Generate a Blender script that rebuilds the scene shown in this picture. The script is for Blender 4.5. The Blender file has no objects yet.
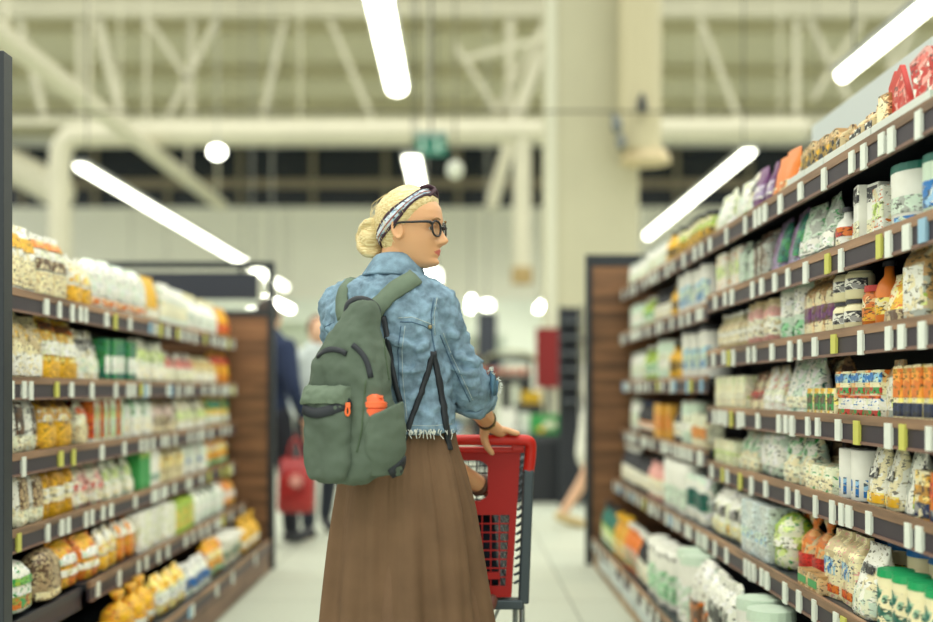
import bpy, bmesh, math, random
from mathutils import Vector, Matrix
from mathutils.bvhtree import BVHTree
from mathutils import noise as mnoise
random.seed(11)
R = math.radians
# ------------------------------------------------------------ camera, world, light
F = 1100.0            # focal length in pixels of the 933 px wide frame
VX, HY, H = 460.0, 390.0, 1.147
S = F / 1296.0
Y0 = F / 365.0        # distance of the woman
sc = bpy.context.scene
COL = sc.collection
cam_d = bpy.data.cameras.new('camera'); cam = bpy.data.objects.new('camera', cam_d); COL.objects.link(cam)
cam.location = (0, 0, H); cam.rotation_euler = (R(90), 0, 0)
cam_d.sensor_width = 36; cam_d.lens = F / 933 * 36
cam_d.shift_x = (466.5 - VX) / 933; cam_d.shift_y = (HY - 311) / 933
cam_d.clip_end = 200; cam_d.clip_start = .05
cam_d.dof.use_dof = True; cam_d.dof.focus_distance = Y0 - .03; cam_d.dof.aperture_fstop = 1.0
sc.camera = cam
w = bpy.data.worlds.new('world'); sc.world = w; w.use_nodes = True
_n = w.node_tree; _tc = _n.nodes.new('ShaderNodeTexCoord'); _sp = _n.nodes.new('ShaderNodeSeparateXYZ'); _mr = _n.nodes.new('ShaderNodeMapRange'); _cr = _n.nodes.new('ShaderNodeValToRGB')
_mr.inputs[1].default_value = -1; _mr.inputs[2].default_value = 1
_n.links.new(_tc.outputs['Generated'], _sp.inputs[0]); _n.links.new(_sp.outputs['Z'], _mr.inputs[0]); _n.links.new(_mr.outputs[0], _cr.inputs[0]); _n.links.new(_cr.outputs[0], _n.nodes['Background'].inputs[0])
_cr.color_ramp.elements[0].position = .3; _cr.color_ramp.elements[0].color = (.13, .15, .14, 1)
_cr.color_ramp.elements[1].position = 1; _cr.color_ramp.elements[1].color = (1.0, 1.0, .88, 1)
_e = _cr.color_ramp.elements.new(.52); _e.color = (.27, .285, .26, 1); _e = _cr.color_ramp.elements.new(.68); _e.color = (.52, .53, .47, 1)
w.node_tree.nodes['Background'].inputs[1].default_value = 2.15  # added indoor fill, brighter overhead in place of the bright shop ceiling
sc.view_settings.view_transform = 'Standard'; sc.view_settings.look = 'None'
sc.view_settings.exposure = 0.30; sc.view_settings.gamma = 1.0; sc.view_settings.use_curve_mapping = False
LAMP_ROWS = (-7.5, -4.05, -.5, 2.9, 6.4)
LAMP_STRENGTH = 6.0
LAMP_TINT = (1.0, 1.0, .86)
sc.cycles.use_denoising = True
sc.cycles.max_bounces = 6; sc.cycles.diffuse_bounces = 3; sc.cycles.transparent_max_bounces = 8
sc.cycles.sample_clamp_indirect = 4.0; sc.cycles.use_light_tree = True
sc.cycles.caustics_reflective = False; sc.cycles.caustics_refractive = False

def P(px, py, Y):
    return Vector(((px - VX) * Y / F, Y, H + (HY - py) * Y / F))

# ------------------------------------------------------------ materials
def lin(c):
    o = []
    for v in c[:3]:
        v /= 255.0
        o.append(v / 12.92 if v <= .04045 else ((v + .055) / 1.055) ** 2.4)
    return (o[0], o[1], o[2], 1)
_m = {}
def mat(rgb, rough=.6, metal=0.0, var=.0, scale=20, emit=0, bump=0, key=None):
    k = key or (tuple(rgb), rough, metal, var, scale, emit, bump)
    if k in _m: return _m[k]
    m = bpy.data.materials.new('surface'); m.use_nodes = True
    nt = m.node_tree; b = nt.nodes['Principled BSDF']
    b.inputs['Base Color'].default_value = lin(rgb); b.inputs['Roughness'].default_value = rough
    b.inputs['Metallic'].default_value = metal
    if var or bump:
        tc = nt.nodes.new('ShaderNodeTexCoord'); n = nt.nodes.new('ShaderNodeTexNoise')
        n.inputs['Scale'].default_value = scale; n.inputs['Detail'].default_value = 4
        nt.links.new(tc.outputs['Object'], n.inputs['Vector'])
        if var:
            r = nt.nodes.new('ShaderNodeMix'); r.data_type = 'RGBA'
            r.inputs[6].default_value = lin([max(0, c * (1 - var)) for c in rgb]); r.inputs[7].default_value = lin([min(255, c * (1 + var)) for c in rgb])
            nt.links.new(n.outputs['Fac'], r.inputs[0]); nt.links.new(r.outputs[2], b.inputs['Base Color'])
        if bump:
            bp = nt.nodes.new('ShaderNodeBump'); bp.inputs['Strength'].default_value = bump; bp.inputs['Distance'].default_value = .01
            nt.links.new(n.outputs['Fac'], bp.inputs['Height']); nt.links.new(bp.outputs[0], b.inputs['Normal'])
    if emit:
        b.inputs['Emission Color'].default_value = lin(rgb); b.inputs['Emission Strength'].default_value = emit
    _m[k] = m; return m

def mprint(base, accent, dark=None, scale=14, amount=.5, rough=.35, alpha=None):
    """printed packaging: blotches of a second colour and small rows of dark marks like print"""
    k = ('print', tuple(base), tuple(accent), tuple(dark or ()), scale, amount, rough)
    if k in _m: return _m[k]
    m = bpy.data.materials.new('packaging'); m.use_nodes = True
    nt = m.node_tree; b = nt.nodes['Principled BSDF']; L = nt.links
    b.inputs['Roughness'].default_value = rough
    tc = nt.nodes.new('ShaderNodeTexCoord')
    v = nt.nodes.new('ShaderNodeTexVoronoi'); v.inputs['Scale'].default_value = scale * 1.7
    L.new(tc.outputs['Object'], v.inputs['Vector'])
    sep = nt.nodes.new('ShaderNodeSeparateColor'); L.new(v.outputs['Color'], sep.inputs[0])
    r = nt.nodes.new('ShaderNodeMath'); r.operation = 'LESS_THAN'; r.inputs[1].default_value = amount
    L.new(sep.outputs[0], r.inputs[0])
    mx = nt.nodes.new('ShaderNodeMix'); mx.data_type = 'RGBA'
    mx.inputs[6].default_value = lin(base); mx.inputs[7].default_value = lin(accent); L.new(r.outputs[0], mx.inputs[0])
    out = mx.outputs[2]
    def fleck(sc_, th, col, zs):
        nonlocal out
        n = nt.nodes.new('ShaderNodeTexNoise'); n.inputs['Scale'].default_value = sc_; n.inputs['Detail'].default_value = 1
        mp = nt.nodes.new('ShaderNodeMapping'); mp.inputs['Scale'].default_value = (1, 1, zs); mp.inputs['Location'].default_value = (sc_, th*9, zs)
        L.new(tc.outputs['Object'], mp.inputs[0]); L.new(mp.outputs[0], n.inputs['Vector'])
        g = nt.nodes.new('ShaderNodeMath'); g.operation = 'GREATER_THAN'; g.inputs[1].default_value = th
        L.new(n.outputs['Fac'], g.inputs[0])
        m2 = nt.nodes.new('ShaderNodeMix'); m2.data_type = 'RGBA'; m2.inputs[7].default_value = lin(col)
        L.new(g.outputs[0], m2.inputs[0]); L.new(out, m2.inputs[6]); out = m2.outputs[2]
    mid = [(x + y) / 2 for x, y in zip(base, accent)]
    fleck(28, .57, [min(255, c * 1.10 + 8) for c in mid], 1.5)
    fleck(46, .63, dark or [c * .5 for c in mid], 2.4)
    fleck(70, .66, [c * .72 for c in accent], 3.0)
    oi = nt.nodes.new('ShaderNodeObjectInfo'); hs = nt.nodes.new('ShaderNodeHueSaturation')
    ma = nt.nodes.new('ShaderNodeMapRange'); ma.inputs[3].default_value = .88; ma.inputs[4].default_value = 1.08
    L.new(oi.outputs['Random'], ma.inputs[0]); L.new(ma.outputs[0], hs.inputs['Value']); L.new(out, hs.inputs['Color']); out = hs.outputs[0]
    L.new(out, b.inputs['Base Color'])
    n3 = nt.nodes.new('ShaderNodeTexNoise'); n3.inputs['Scale'].default_value = 25; L.new(tc.outputs['Object'], n3.inputs['Vector'])
    bp = nt.nodes.new('ShaderNodeBump'); bp.inputs['Strength'].default_value = .5; bp.inputs['Distance'].default_value = .012
    L.new(n3.outputs['Fac'], bp.inputs['Height']); L.new(bp.outputs[0], b.inputs['Normal'])
    _m[k] = m; return m

def mwood(rgb, axis=0, plank=.12):
    k = ('wood', tuple(rgb), axis, plank)
    if k in _m: return _m[k]
    m = bpy.data.materials.new('wood'); m.use_nodes = True
    nt = m.node_tree; b = nt.nodes['Principled BSDF']; L = nt.links; b.inputs['Roughness'].default_value = .55
    tc = nt.nodes.new('ShaderNodeTexCoord'); mp = nt.nodes.new('ShaderNodeMapping')
    s = [14, 14, 14]; s[axis] = 1.2; mp.inputs['Scale'].default_value = s
    L.new(tc.outputs['Object'], mp.inputs[0])
    n = nt.nodes.new('ShaderNodeTexNoise'); n.inputs['Scale'].default_value = 1.6; n.inputs['Detail'].default_value = 6
    L.new(mp.outputs[0], n.inputs['Vector'])
    cr = nt.nodes.new('ShaderNodeValToRGB')
    cr.color_ramp.elements[0].position = .3; cr.color_ramp.elements[1].position = .7
    cr.color_ramp.elements[0].color = lin([c * .62 for c in rgb]); cr.color_ramp.elements[1].color = lin([min(255, c * 1.18) for c in rgb])
    L.new(n.outputs['Fac'], cr.inputs[0]); L.new(cr.outputs[0], b.inputs['Base Color'])
    _m[k] = m; return m

# ------------------------------------------------------------ mesh helpers
def box(bm, x0, x1, y0, y1, z0, z1):
    vs = [bm.verts.new(p) for p in ((x0,y0,z0),(x1,y0,z0),(x1,y1,z0),(x0,y1,z0),(x0,y0,z1),(x1,y0,z1),(x1,y1,z1),(x0,y1,z1))]
    for f in ((0,3,2,1),(4,5,6,7),(0,1,5,4),(1,2,6,5),(2,3,7,6),(3,0,4,7)): bm.faces.new([vs[i] for i in f])
def prism(bm, a, b, wd, ht):
    """a rectangular bar from a to b"""
    a, b = Vector(a), Vector(b); d = (b - a).normalized()
    up = Vector((0,0,1)) if abs(d.z) < .95 else Vector((0,1,0))
    s = d.cross(up).normalized() * wd / 2; u = s.cross(d).normalized() * ht / 2
    vs = [bm.verts.new(p + q) for p in (a, b) for q in (-s-u, s-u, s+u, -s+u)]
    for f in ((0,1,2,3),(7,6,5,4),(0,4,5,1),(1,5,6,2),(2,6,7,3),(3,7,4,0)): bm.faces.new([vs[i] for i in f])
def loft(bm, rings, cap=True, closed=True):
    vr = [[bm.verts.new(p) for p in r] for r in rings]
    n = len(vr[0])
    for a, b in zip(vr, vr[1:]):
        for i in range(n if closed else n - 1):
            j = (i + 1) % n; bm.faces.new((a[i], a[j], b[j], b[i]))
    if cap:
        for r, rev in ((vr[0], True), (vr[-1], False)):
            c = sum((v.co for v in r), Vector()) / n; cv = bm.verts.new(c)
            for i in range(n):
                j = (i + 1) % n
                bm.faces.new((r[j], r[i], cv) if rev else (r[i], r[j], cv))
    return vr
def tube(bm, pts, rad, seg=12, flat=1.0, fdir=None, ends=True):
    """tapered tube with rounded ends; flat < 1 squashes it along fdir"""
    pts = [Vector(p) for p in pts]; rad = list(rad) if hasattr(rad, '__len__') else [rad] * len(pts)
    # resample with catmull-rom
    if len(pts) > 2:
        q, rr = [], []
        for i in range(len(pts) - 1):
            p0 = pts[max(i-1,0)]; p1 = pts[i]; p2 = pts[i+1]; p3 = pts[min(i+2, len(pts)-1)]
            for k in range(4):
                t = k / 4
                q.append(.5 * ((2*p1) + (p2-p0)*t + (2*p0-5*p1+4*p2-p3)*t*t + (3*p1-p0-3*p2+p3)*t**3)); rr.append(rad[i]*(1-t)+rad[i+1]*t)
        q.append(pts[-1]); rr.append(rad[-1]); pts, rad = q, rr
    rings = []; prev = None
    T = [(pts[min(i+1,len(pts)-1)] - pts[max(i-1,0)]).normalized() for i in range(len(pts))]
    seq = [(pts[i], T[i], rad[i]) for i in range(len(pts))]
    if ends:
        pre = [(pts[0] - T[0]*rad[0]*math.sin(R(a)), T[0], rad[0]*math.cos(R(a))) for a in (80, 55, 28)]
        post = [(pts[-1] + T[-1]*rad[-1]*math.sin(R(a)), T[-1], rad[-1]*math.cos(R(a))) for a in (28, 55, 80)]
        seq = pre + seq + post
    n = fdir.normalized() if fdir is not None else Vector((0.13,.2,1)).normalized()
    if abs(n.dot(seq[0][1])) > .9: n = Vector((1,.1,0)).normalized()
    for p, t, r in seq:
        n = (n - t * n.dot(t)).normalized(); s = t.cross(n)
        rings.append([p + n * math.cos(2*math.pi*k/seg) * r * flat + s * math.sin(2*math.pi*k/seg) * r for k in range(seg)])
    loft(bm, rings)
def ellipsoid(bm, c, r, rot=None, seg=16):
    c = Vector(c); rings = []
    for i in range(1, seg // 2 + 4):
        a = math.pi * i / (seg // 2 + 4)
        rings.append([c + ((rot @ v) if rot else v) for v in (Vector((r[0]*math.sin(a)*math.cos(2*math.pi*k/seg), r[1]*math.sin(a)*math.sin(2*math.pi*k/seg), -r[2]*math.cos(a))) for k in range(seg))])
    loft(bm, rings)
def cyl(bm, x, y, z0, z1, r0, r1=None, seg=20):
    r1 = r0 if r1 is None else r1
    loft(bm, [[Vector((x + r*math.cos(2*math.pi*k/seg), y + r*math.sin(2*math.pi*k/seg), z)) for k in range(seg)] for z, r in ((z0, r0), (z1, r1))])
def obj(name, bm, m, parent=None, smooth=False, bev=0, label=None):
    bmesh.ops.recalc_face_normals(bm, faces=bm.faces[:])
    me = bpy.data.meshes.new(name); bm.to_mesh(me); bm.free()
    for mm in (m if isinstance(m, (list, tuple)) else [m]): me.materials.append(mm)
    if smooth:
        for p in me.polygons: p.use_smooth = True
    o = bpy.data.objects.new(name, me); COL.objects.link(o)
    if parent: o.parent = parent
    if bev:
        b = o.modifiers.new('b', 'BEVEL'); b.width = bev; b.segments = 2; b.limit_method = 'ANGLE'
    if label: o['label'] = label
    return o
def tag(o, label=None, cat=None, group=None, kind=None):
    if label: o['label'] = label
    if cat: o['category'] = cat
    if group: o['group'] = group
    if kind: o['kind'] = kind
    return o
def empty(name, loc, label, cat, group=None):
    o = bpy.data.objects.new(name, None); COL.objects.link(o); o.location = loc; o.empty_display_size = .05
    return tag(o, label, cat, group)
def B(): return bmesh.new()
def rebase(o, kids):
    """children were built in world coordinates: keep them there under a moved parent"""
    bpy.context.view_layer.update()
    for c in kids: c.matrix_parent_inverse = Matrix.Translation(-o.location)
def bake(o, mods=True):
    bpy.context.view_layer.update()
    dg = bpy.context.evaluated_depsgraph_get()
    me = bpy.data.meshes.new_from_object(o.evaluated_get(dg)); o.modifiers.clear(); o.data = me
    for p in me.polygons: p.use_smooth = True
    return o
def voxel(o, size, smooth=6, fac=.5, disp=None):
    r = o.modifiers.new('r', 'REMESH'); r.mode = 'VOXEL'; r.voxel_size = size; r.use_smooth_shade = True
    if smooth:
        s = o.modifiers.new('s', 'SMOOTH'); s.iterations = smooth; s.factor = fac
    if disp:
        for sz, st in disp:
            t = bpy.data.textures.new('folds', 'CLOUDS'); t.noise_scale = sz; t.noise_depth = 1
            d = o.modifiers.new('d', 'DISPLACE'); d.texture = t; d.strength = st; d.mid_level = .5; d.texture_coords = 'LOCAL'
    return bake(o)
def bvh(o):
    me = o.data; return BVHTree.FromPolygons([v.co.copy() for v in me.vertices], [tuple(p.vertices) for p in me.polygons])
CAM = Vector((0, 0, H))
def drape(tree, pts, width, m, name, parent, off=.003, th=.002, step=4, widths=None, lean=None):
    """a thin strap or seam laid over a surface; pts are picture positions looked up on it"""
    fine = []
    for (a, b) in zip(pts, pts[1:]):
        n = max(2, int(math.hypot(b[0]-a[0], b[1]-a[1]) / step))
        fine += [(a[0] + (b[0]-a[0])*k/n, a[1] + (b[1]-a[1])*k/n) for k in range(n)]
    fine.append(pts[-1])
    hits = []
    for (x, y) in fine:
        d = (P(x, y, 3) - CAM).normalized(); h = tree.ray_cast(CAM, d)
        if h[0] is not None: hits.append((h[0], h[1] if h[1].dot(d) < 0 else -h[1]))
    if len(hits) < 2: return None
    for _ in range(8 if width > .01 else 0):
        hits = [hits[0]] + [((hits[i-1][0] + hits[i][0]*2 + hits[i+1][0])/4, (hits[i-1][1] + hits[i][1]*2 + hits[i+1][1]).normalized()) for i in range(1, len(hits)-1)] + [hits[-1]]
    bm = B(); rings = []
    for i, (p, n) in enumerate(hits):
        t = (hits[min(i+1, len(hits)-1)][0] - hits[max(i-1, 0)][0]).normalized(); s = t.cross(n).normalized()
        ww = width / 2 if widths is None else (widths[0] + (widths[1]-widths[0]) * i / (len(hits)-1)) / 2
        def on(q):
            h = tree.find_nearest(q); return (h[0]*.5 + q*.5) if h[0] is not None and (h[0]-q).length < .02 else q
        e0 = on(p - s*ww); e1 = on(p + s*ww)
        rings.append([e0 + n*off, p + n*(off+th*.6), e1 + n*off, e1 + n*(off-th-.002), p + n*(off-th-.002), e0 + n*(off-th-.002)])
    loft(bm, rings)
    return obj(name, bm, m, parent, smooth=True)

# ------------------------------------------------------------ colours
BLACK = mat((38, 44, 50), .45); DARK = mat((26, 29, 34), .7); DARKMETAL = mat((50, 56, 64), .4, .3)
WHITE = mat((225, 228, 215), .5); STEEL = mat((150, 155, 158), .3, .9); CREAMPAINT = mat((222, 218, 190), .6, var=.05, scale=2)

# ------------------------------------------------------------ floor, walls, ceiling
def floor_mat():
    m = bpy.data.materials.new('floor_tiles'); m.use_nodes = True; nt = m.node_tree; b = nt.nodes['Principled BSDF']; L = nt.links
    tc = nt.nodes.new('ShaderNodeTexCoord'); br = nt.nodes.new('ShaderNodeTexBrick')
    br.offset = 0; br.inputs['Scale'].default_value = 1; br.inputs['Mortar Size'].default_value = .005
    br.inputs['Brick Width'].default_value = .6; br.inputs['Row Height'].default_value = .6
    br.inputs['Color1'].default_value = lin((196, 200, 184)); br.inputs['Color2'].default_value = lin((188, 194, 180)); br.inputs['Mortar'].default_value = lin((130, 134, 122))
    L.new(tc.outputs['Object'], br.inputs['Vector']); L.new(br.outputs['Color'], b.inputs['Base Color'])
    b.inputs['Roughness'].default_value = .5; b.inputs['Specular IOR Level'].default_value = .3
    return m
bm = B(); box(bm, -16, 16, -4, 36, -.1, 0); tag(obj('floor', bm, floor_mat()), kind='structure')
def deck_mat():
    m = bpy.data.materials.new('roof_deck'); m.use_nodes = True; nt = m.node_tree; b = nt.nodes['Principled BSDF']; L = nt.links
    tc = nt.nodes.new('ShaderNodeTexCoord'); wv = nt.nodes.new('ShaderNodeTexWave'); wv.bands_direction = 'Y'
    wv.inputs['Scale'].default_value = 1.3; L.new(tc.outputs['Object'], wv.inputs['Vector'])
    mx = nt.nodes.new('ShaderNodeMix'); mx.data_type = 'RGBA'; mx.inputs[6].default_value = lin((212, 206, 178)); mx.inputs[7].default_value = lin((226, 220, 192))
    L.new(wv.outputs['Fac'], mx.inputs[0]); L.new(mx.outputs[2], b.inputs['Base Color']); b.inputs['Roughness'].default_value = .8
    return m
CZ = 8.3   # ceiling height
YW = 34.0  # back wall
bm = B(); box(bm, -16, 16, 21.5, 36, CZ + .95, CZ + 1.1); tag(obj('ceiling', bm, deck_mat()), kind='structure')  # stops short of the aisle so the overhead world light gets in
WALL = mat((246, 244, 232), .8, var=.04, scale=.6)
bm = B()
kw = F / YW
zw0 = H + (HY - 207) / kw; zw1 = H + (HY - 146) / kw
box(bm, -16, 16, YW, YW + .3, 0, zw0); box(bm, -16, 16, YW, YW + .3, zw1, CZ + 1)
tag(obj('wall_back', bm, WALL), kind='structure')
# high strip windows with a pale mid rail
n = 0
xs = [-15.8 + 2.25 * i for i in range(15)]
for a, b_ in zip(xs, xs[1:]):
    n += 1
    bm = B(); box(bm, a + .06, b_ - .06, YW + .12, YW + .16, zw0, zw1)
    g = obj('window_%d' % n, bm, mat((38, 44, 56), .15, 0)); tag(g, kind='structure')
    bm = B(); box(bm, a, b_, YW + .02, YW + .12, (zw0+zw1)/2 - .34, (zw0+zw1)/2 - .08)
    obj('window_frame', bm, mat((150, 138, 118), .6), g)
    bm = B(); box(bm, a - .07, a + .07, YW - .02, YW + .1, zw0, zw1); obj('mullion', bm, mat((140, 132, 112), .6), g)
# paler band low on the back wall
bm = B(); zl = H + (HY - 300) / kw; box(bm, -16, 16, YW - .1, YW - .002, 0, zl); tag(obj('trim_1', bm, mat((240, 246, 236), .6)), kind='structure')

# ------------------------------------------------------------ roof steel and ducts
RS = mat((216, 211, 188), .55, var=.04, scale=3)
kids = []
for i, Y in enumerate((24.0, 27.5, 30.8, 33.6)):
    bm = B(); box(bm, -16, 16, Y - .12, Y + .12, CZ + .6, CZ + .95)
    tag(obj('roof_purlin', bm, mat((206, 200, 168), .6)), ['pale steel purlin under the roof deck, nearest the camera', 'pale steel purlin under the roof deck, second one back', 'pale steel purlin under the roof deck, third one back', 'pale steel purlin against the back wall under the roof deck'][i], 'purlin', 'purlins under the roof deck')
YT = 22.0; kt = F / YT
tr = empty('roof_truss', (0, YT, H + 270 / kt), 'cream steel lattice truss crossing the hall under the roof', 'roof truss')
kids = []
z1 = H + (HY - 8) / kt; z0 = H + (HY - 122) / kt
bm = B(); box(bm, -16, 16, YT - .12, YT + .12, z1 - .18, z1 + .18); kids.append(obj('upper_chord', bm, RS, tr))
bm = B(); box(bm, -16, 16, YT - .07, YT + .07, z0 - .06, z0 + .06); kids.append(obj('lower_chord', bm, RS, tr))
for (xa, ya, xb, yb, wd) in ((98,20,122,118,.16),(80,20,80,118,.1),(217,20,168,118,.12),(148,20,192,85,.12),(192,20,192,118,.08),(285,20,262,118,.1),(330,20,372,118,.1),(455,45,500,116,.16),(546,20,494,118,.18),(430,20,430,118,.08),
                         (510,20,510,118,.18),(700,20,738,118,.1),(808,20,848,100,.16),(862,20,812,100,.16),(796,20,796,118,.12),(890,20,890,118,.08),(915,20,875,118,.1),(20,20,45,118,.12)):
    bm = B(); prism(bm, P(xa, ya, YT), P(xb, yb, YT), wd, .1); kids.append(obj('brace', bm, RS, tr))
rebase(tr, kids)
for x, l in ((-8.6, 'far left'), (-4.05, 'left'), (-.5, 'centre'), (2.9, 'right'), (6.4, 'far right')):
    bm = B(); box(bm, x - .06, x + .06, -3, 21.6, CZ + .93, CZ + 1.05)
    tag(obj('roof_beam', bm, RS), 'long roof beam carrying the %s row of ceiling lamps' % l, 'beam', 'roof beams')
# long diagonal looking tray that runs along the aisle
zt = H + 4.31; xt = -4.35 * 460 / 360
tr = empty('cable_tray', (xt, 20, zt), 'long cream cable tray running high above the left shelving', 'cable tray'); kids = []
bm = B(); box(bm, xt - .13, xt + .13, 9, 25.7, zt - .09, zt + .07); kids.append(obj('tray', bm, RS, tr))
for Y in (10.5, 13.5, 16.5, 19.5, 22.5, 25.2):
    bm = B(); cyl(bm, xt, Y, zt + .08, CZ + .96, .03, seg=8); kids.append(obj('hanger_rod', bm, RS, tr))
rebase(tr, kids)
bm = B(); prism(bm, P(462, 60, 21), P(548, 38, 21), .1, .1); tube(bm, [P(548, 30, 21.2), P(520, 110, 21.2), P(492, 204, 21.2)], .13, seg=10)
tag(obj('roof_brace', bm, RS), 'slanting cream roof brace left of the big column', 'brace')
# horizontal duct with a drop at its left end
YD = 20.0; kd = F / YD
bm = B()
zc = H + (HY - 135) / kd
tube(bm, [P(800, 130, YD), P(560, 132, YD), P(300, 134, YD), P(95, 136, YD), P(66, 142, YD), P(60, 165, YD), P(60, 205, YD), P(60, 260, YD)], .2, seg=16)
duct_main = tag(obj('ventilation_duct', bm, RS, smooth=True), 'long round cream duct across the hall bending down at its left end', 'duct')
for px_ in (120, 300, 430, 700, 780):
    v = P(px_, 134, YD); bm = B(); cyl(bm, v.x, YD, v.z + .15, CZ + .95, .02, seg=8); obj('hanger_rod', bm, RS, duct_main)
bm = B(); tube(bm, [P(0, 162, 23), P(30, 175, 23), P(58, 192, 23)], .35, seg=14); tag(obj('ventilation_duct', bm, RS, smooth=True), 'short wide cream duct sloping down at the far left', 'duct')
bm = B(); v = P(522, 134, 20); cyl(bm, v.x, 20, H + (HY-268)/F*20, v.z, .16); d = obj('duct_drop', bm, RS, duct_main, smooth=False)
bm = B(); cyl(bm, v.x, 20, H + (HY-284)/F*20, H + (HY-268)/F*20, .19); obj('duct_mouth', bm, mat((176, 150, 100), .6), d, label='brown mouth ring')
# big column
YC = 12.0; kc = F / YC
xa, xb = (548-VX)/kc, (639-VX)/kc
bm = B(); box(bm, xa, xb, YC, YC + .8, 0, CZ + 1); tag(obj('column', bm, mat((196, 192, 164), .7, var=.03, scale=2), bev=.02), 'wide square cream column rising to the roof beyond the right shelving', 'column', kind='structure')
bm = B(); box(bm, xa - .01, xa + .09, YC - .03, YC + .0, 0, CZ + .9); tag(obj('trim_2', bm, mat((216, 215, 194), .6)), kind='structure')
d = empty('extractor_duct', ((640-VX)/kc, YC - .35, H + 235/kc), 'round cream duct with a flared mouth in front of the column', 'duct'); kids = []
xd = (640-VX)/(F/(YC-.3)); yd = YC - .3; kk = F / yd
bm = B(); cyl(bm, xd, yd, H + (HY-152)/kk, CZ + .95, .225, seg=28); kids.append(obj('pipe', bm, mat((200, 191, 156), .5), d, smooth=False))
bm = B(); cyl(bm, xd + .06, yd, H + (HY-163)/kk, H + (HY-152)/kk, .27, .225, seg=28); kids.append(obj('mouth', bm, mat((208, 190, 150), .5), d))
rebase(d, kids)
bm = B(); ellipsoid(bm, P(617, 125, yd - .3), (.06, .06, .1)); ellipsoid(bm, P(621, 142, yd - .3), (.05, .05, .09)); prism(bm, P(612, 114, yd - .3), P(618, 122, yd - .3), .04, .04)
tube(bm, [P(621, 142, yd-.3), P(621,142,yd-.05)], .03)
tag(obj('spot_lamp', bm, mat((120, 125, 125), .4, .5), smooth=True), 'grey unlit spotlight fixed to the column below the cable', 'spotlight')
bm = B(); a = P(642, 112, yd - .3); cyl(bm, a.x, a.y, a.z, a.z + .12, .05, .045, 12); cyl(bm, a.x, a.y, a.z + .12, a.z + .2, .045, .01, 12)
tag(obj('cable_clamp', bm, BLACK), 'small black fitting sitting on the cable before the duct', 'fitting')
bm = B(); pts = [P(-60 + 90*i, 113 - 1.5*math.sin(i/11*3.14) , yd - .3) for i in range(12)]; tube(bm, pts, .014, seg=6)
tag(obj('cable', bm, mat((110, 104, 84), .6)), 'thin dark cable stretched across the hall in front of the column', 'cable')

# ------------------------------------------------------------ lamps
def fixture(X, ya, yb, label, group, ends=None, power=None):
    z = 3.5; hw = .085 if X == -.5 else .055
    t = empty('ceiling_lamp', (X, ya, z), label, 'lamp', group); kids = []
    bm = B(); box(bm, X - hw - .015, X + hw + .015, ya, yb, z + .05, z + .1); kids.append(obj('housing', bm, mat((150, 152, 148), .5), t))
    bm = B()
    n = 10; rings = []
    for y in (ya + .01, yb - .01): rings.append([Vector((X + hw*math.cos(math.pi*(1 + k/n)), y, z + .05 + .07*math.sin(math.pi*(1 + k/n)))) for k in range(n + 1)])
    loft(bm, rings); kids.append(obj('tube_light', bm, mat((255, 255, 236), .5, emit=power or LAMP_STRENGTH), t))
    for y in (ya + .25, yb - .25):
        bm = B(); cyl(bm, X, y, z + .1, CZ + .95, .006, seg=6); kids.append(obj('hanger_wire', bm, DARK, t))
    rebase(t, kids)
spans = {  # rows of lamps, start and end along the hall
 -.5: ((-1.5, 1.0, 'over the camera'), (1.6, 4.2, 'just ahead of the camera'), (5.9, 8.75, 'ahead of the camera, high over the aisle'), (11.3, 12.9, 'behind the woman\'s head, high over the aisle'), (22, 24, 'in the distance over the aisle')),
 -4.05: ((0, 4, 'over the next aisle on the left, out front'), (11.7, 20.7, 'slanting over the left shelving, the long one'), (21.4, 25.5, 'beyond the left shelving, the far short one')),
 2.9: ((0, 3.0, 'over the right shelving, near end'), (4.6, 8.35, 'above the right top shelf, upper corner'), (11.0, 17.0, 'beyond the right shelving, beside the column')),
 -7.5: ((2, 10, 'over the second aisle to the left'), ), 6.4: ((2, 10, 'over the second aisle to the right'), (12, 20, 'far over the second aisle to the right'))}
for X, ls in spans.items():
    for ya, yb, t in ls: fixture(X, ya, yb, 'long white fluorescent ceiling lamp ' + t, 'fluorescent ceiling lamps')
for X, l in ((-8.6, 'at the far left'), (-5.0, 'left of the end frame sign'), (-.9, 'behind the woman\'s shoulder'), (.3, 'right of the woman'), (2.3, 'by the column foot'), (5.2, 'hidden past the column')):  # lamps added to brighten the low band of the back wall
    fixture(X, 28.5, 32.5, 'added distant wall-side fluorescent lamp ' + l, 'added wall-side lamps', power=22)
for i, (px, py, Y, r, lab) in enumerate(((217, 152, 18, .13, 'round bright lamp hanging left, below the cream duct'), (487, 305, 21, .11, 'round bright lamp low in the distance right of the woman'),
        (426, 273, 22, .12, 'round bright lamp showing under the woman\'s chin'), (272, 284, 21.2, .08, 'small bright lamp beside the left end frame'), (552, 300, 24, .08, 'small bright lamp by the foot of the column'),
        (252, 312, 22, .07, 'tiny bright lamp seen between left sign and wooden panel'))):
    p = P(px, py, Y); t = empty('pendant_lamp', p, lab, 'lamp', 'round pendant lamps'); 
    bm = B(); ellipsoid(bm, (0,0,0), (r, r, r*.8)); obj('bulb', bm, mat((255, 255, 240), .5, emit=9), t)
    bm = B(); cyl(bm, 0, 0, r*.6, r*1.5, r*.6, r*.3, 12); cyl(bm, 0, 0, r*1.5, CZ + .95 - p.z, .012, seg=6); obj('shade', bm, mat((170, 170, 160), .5), t)

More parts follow.
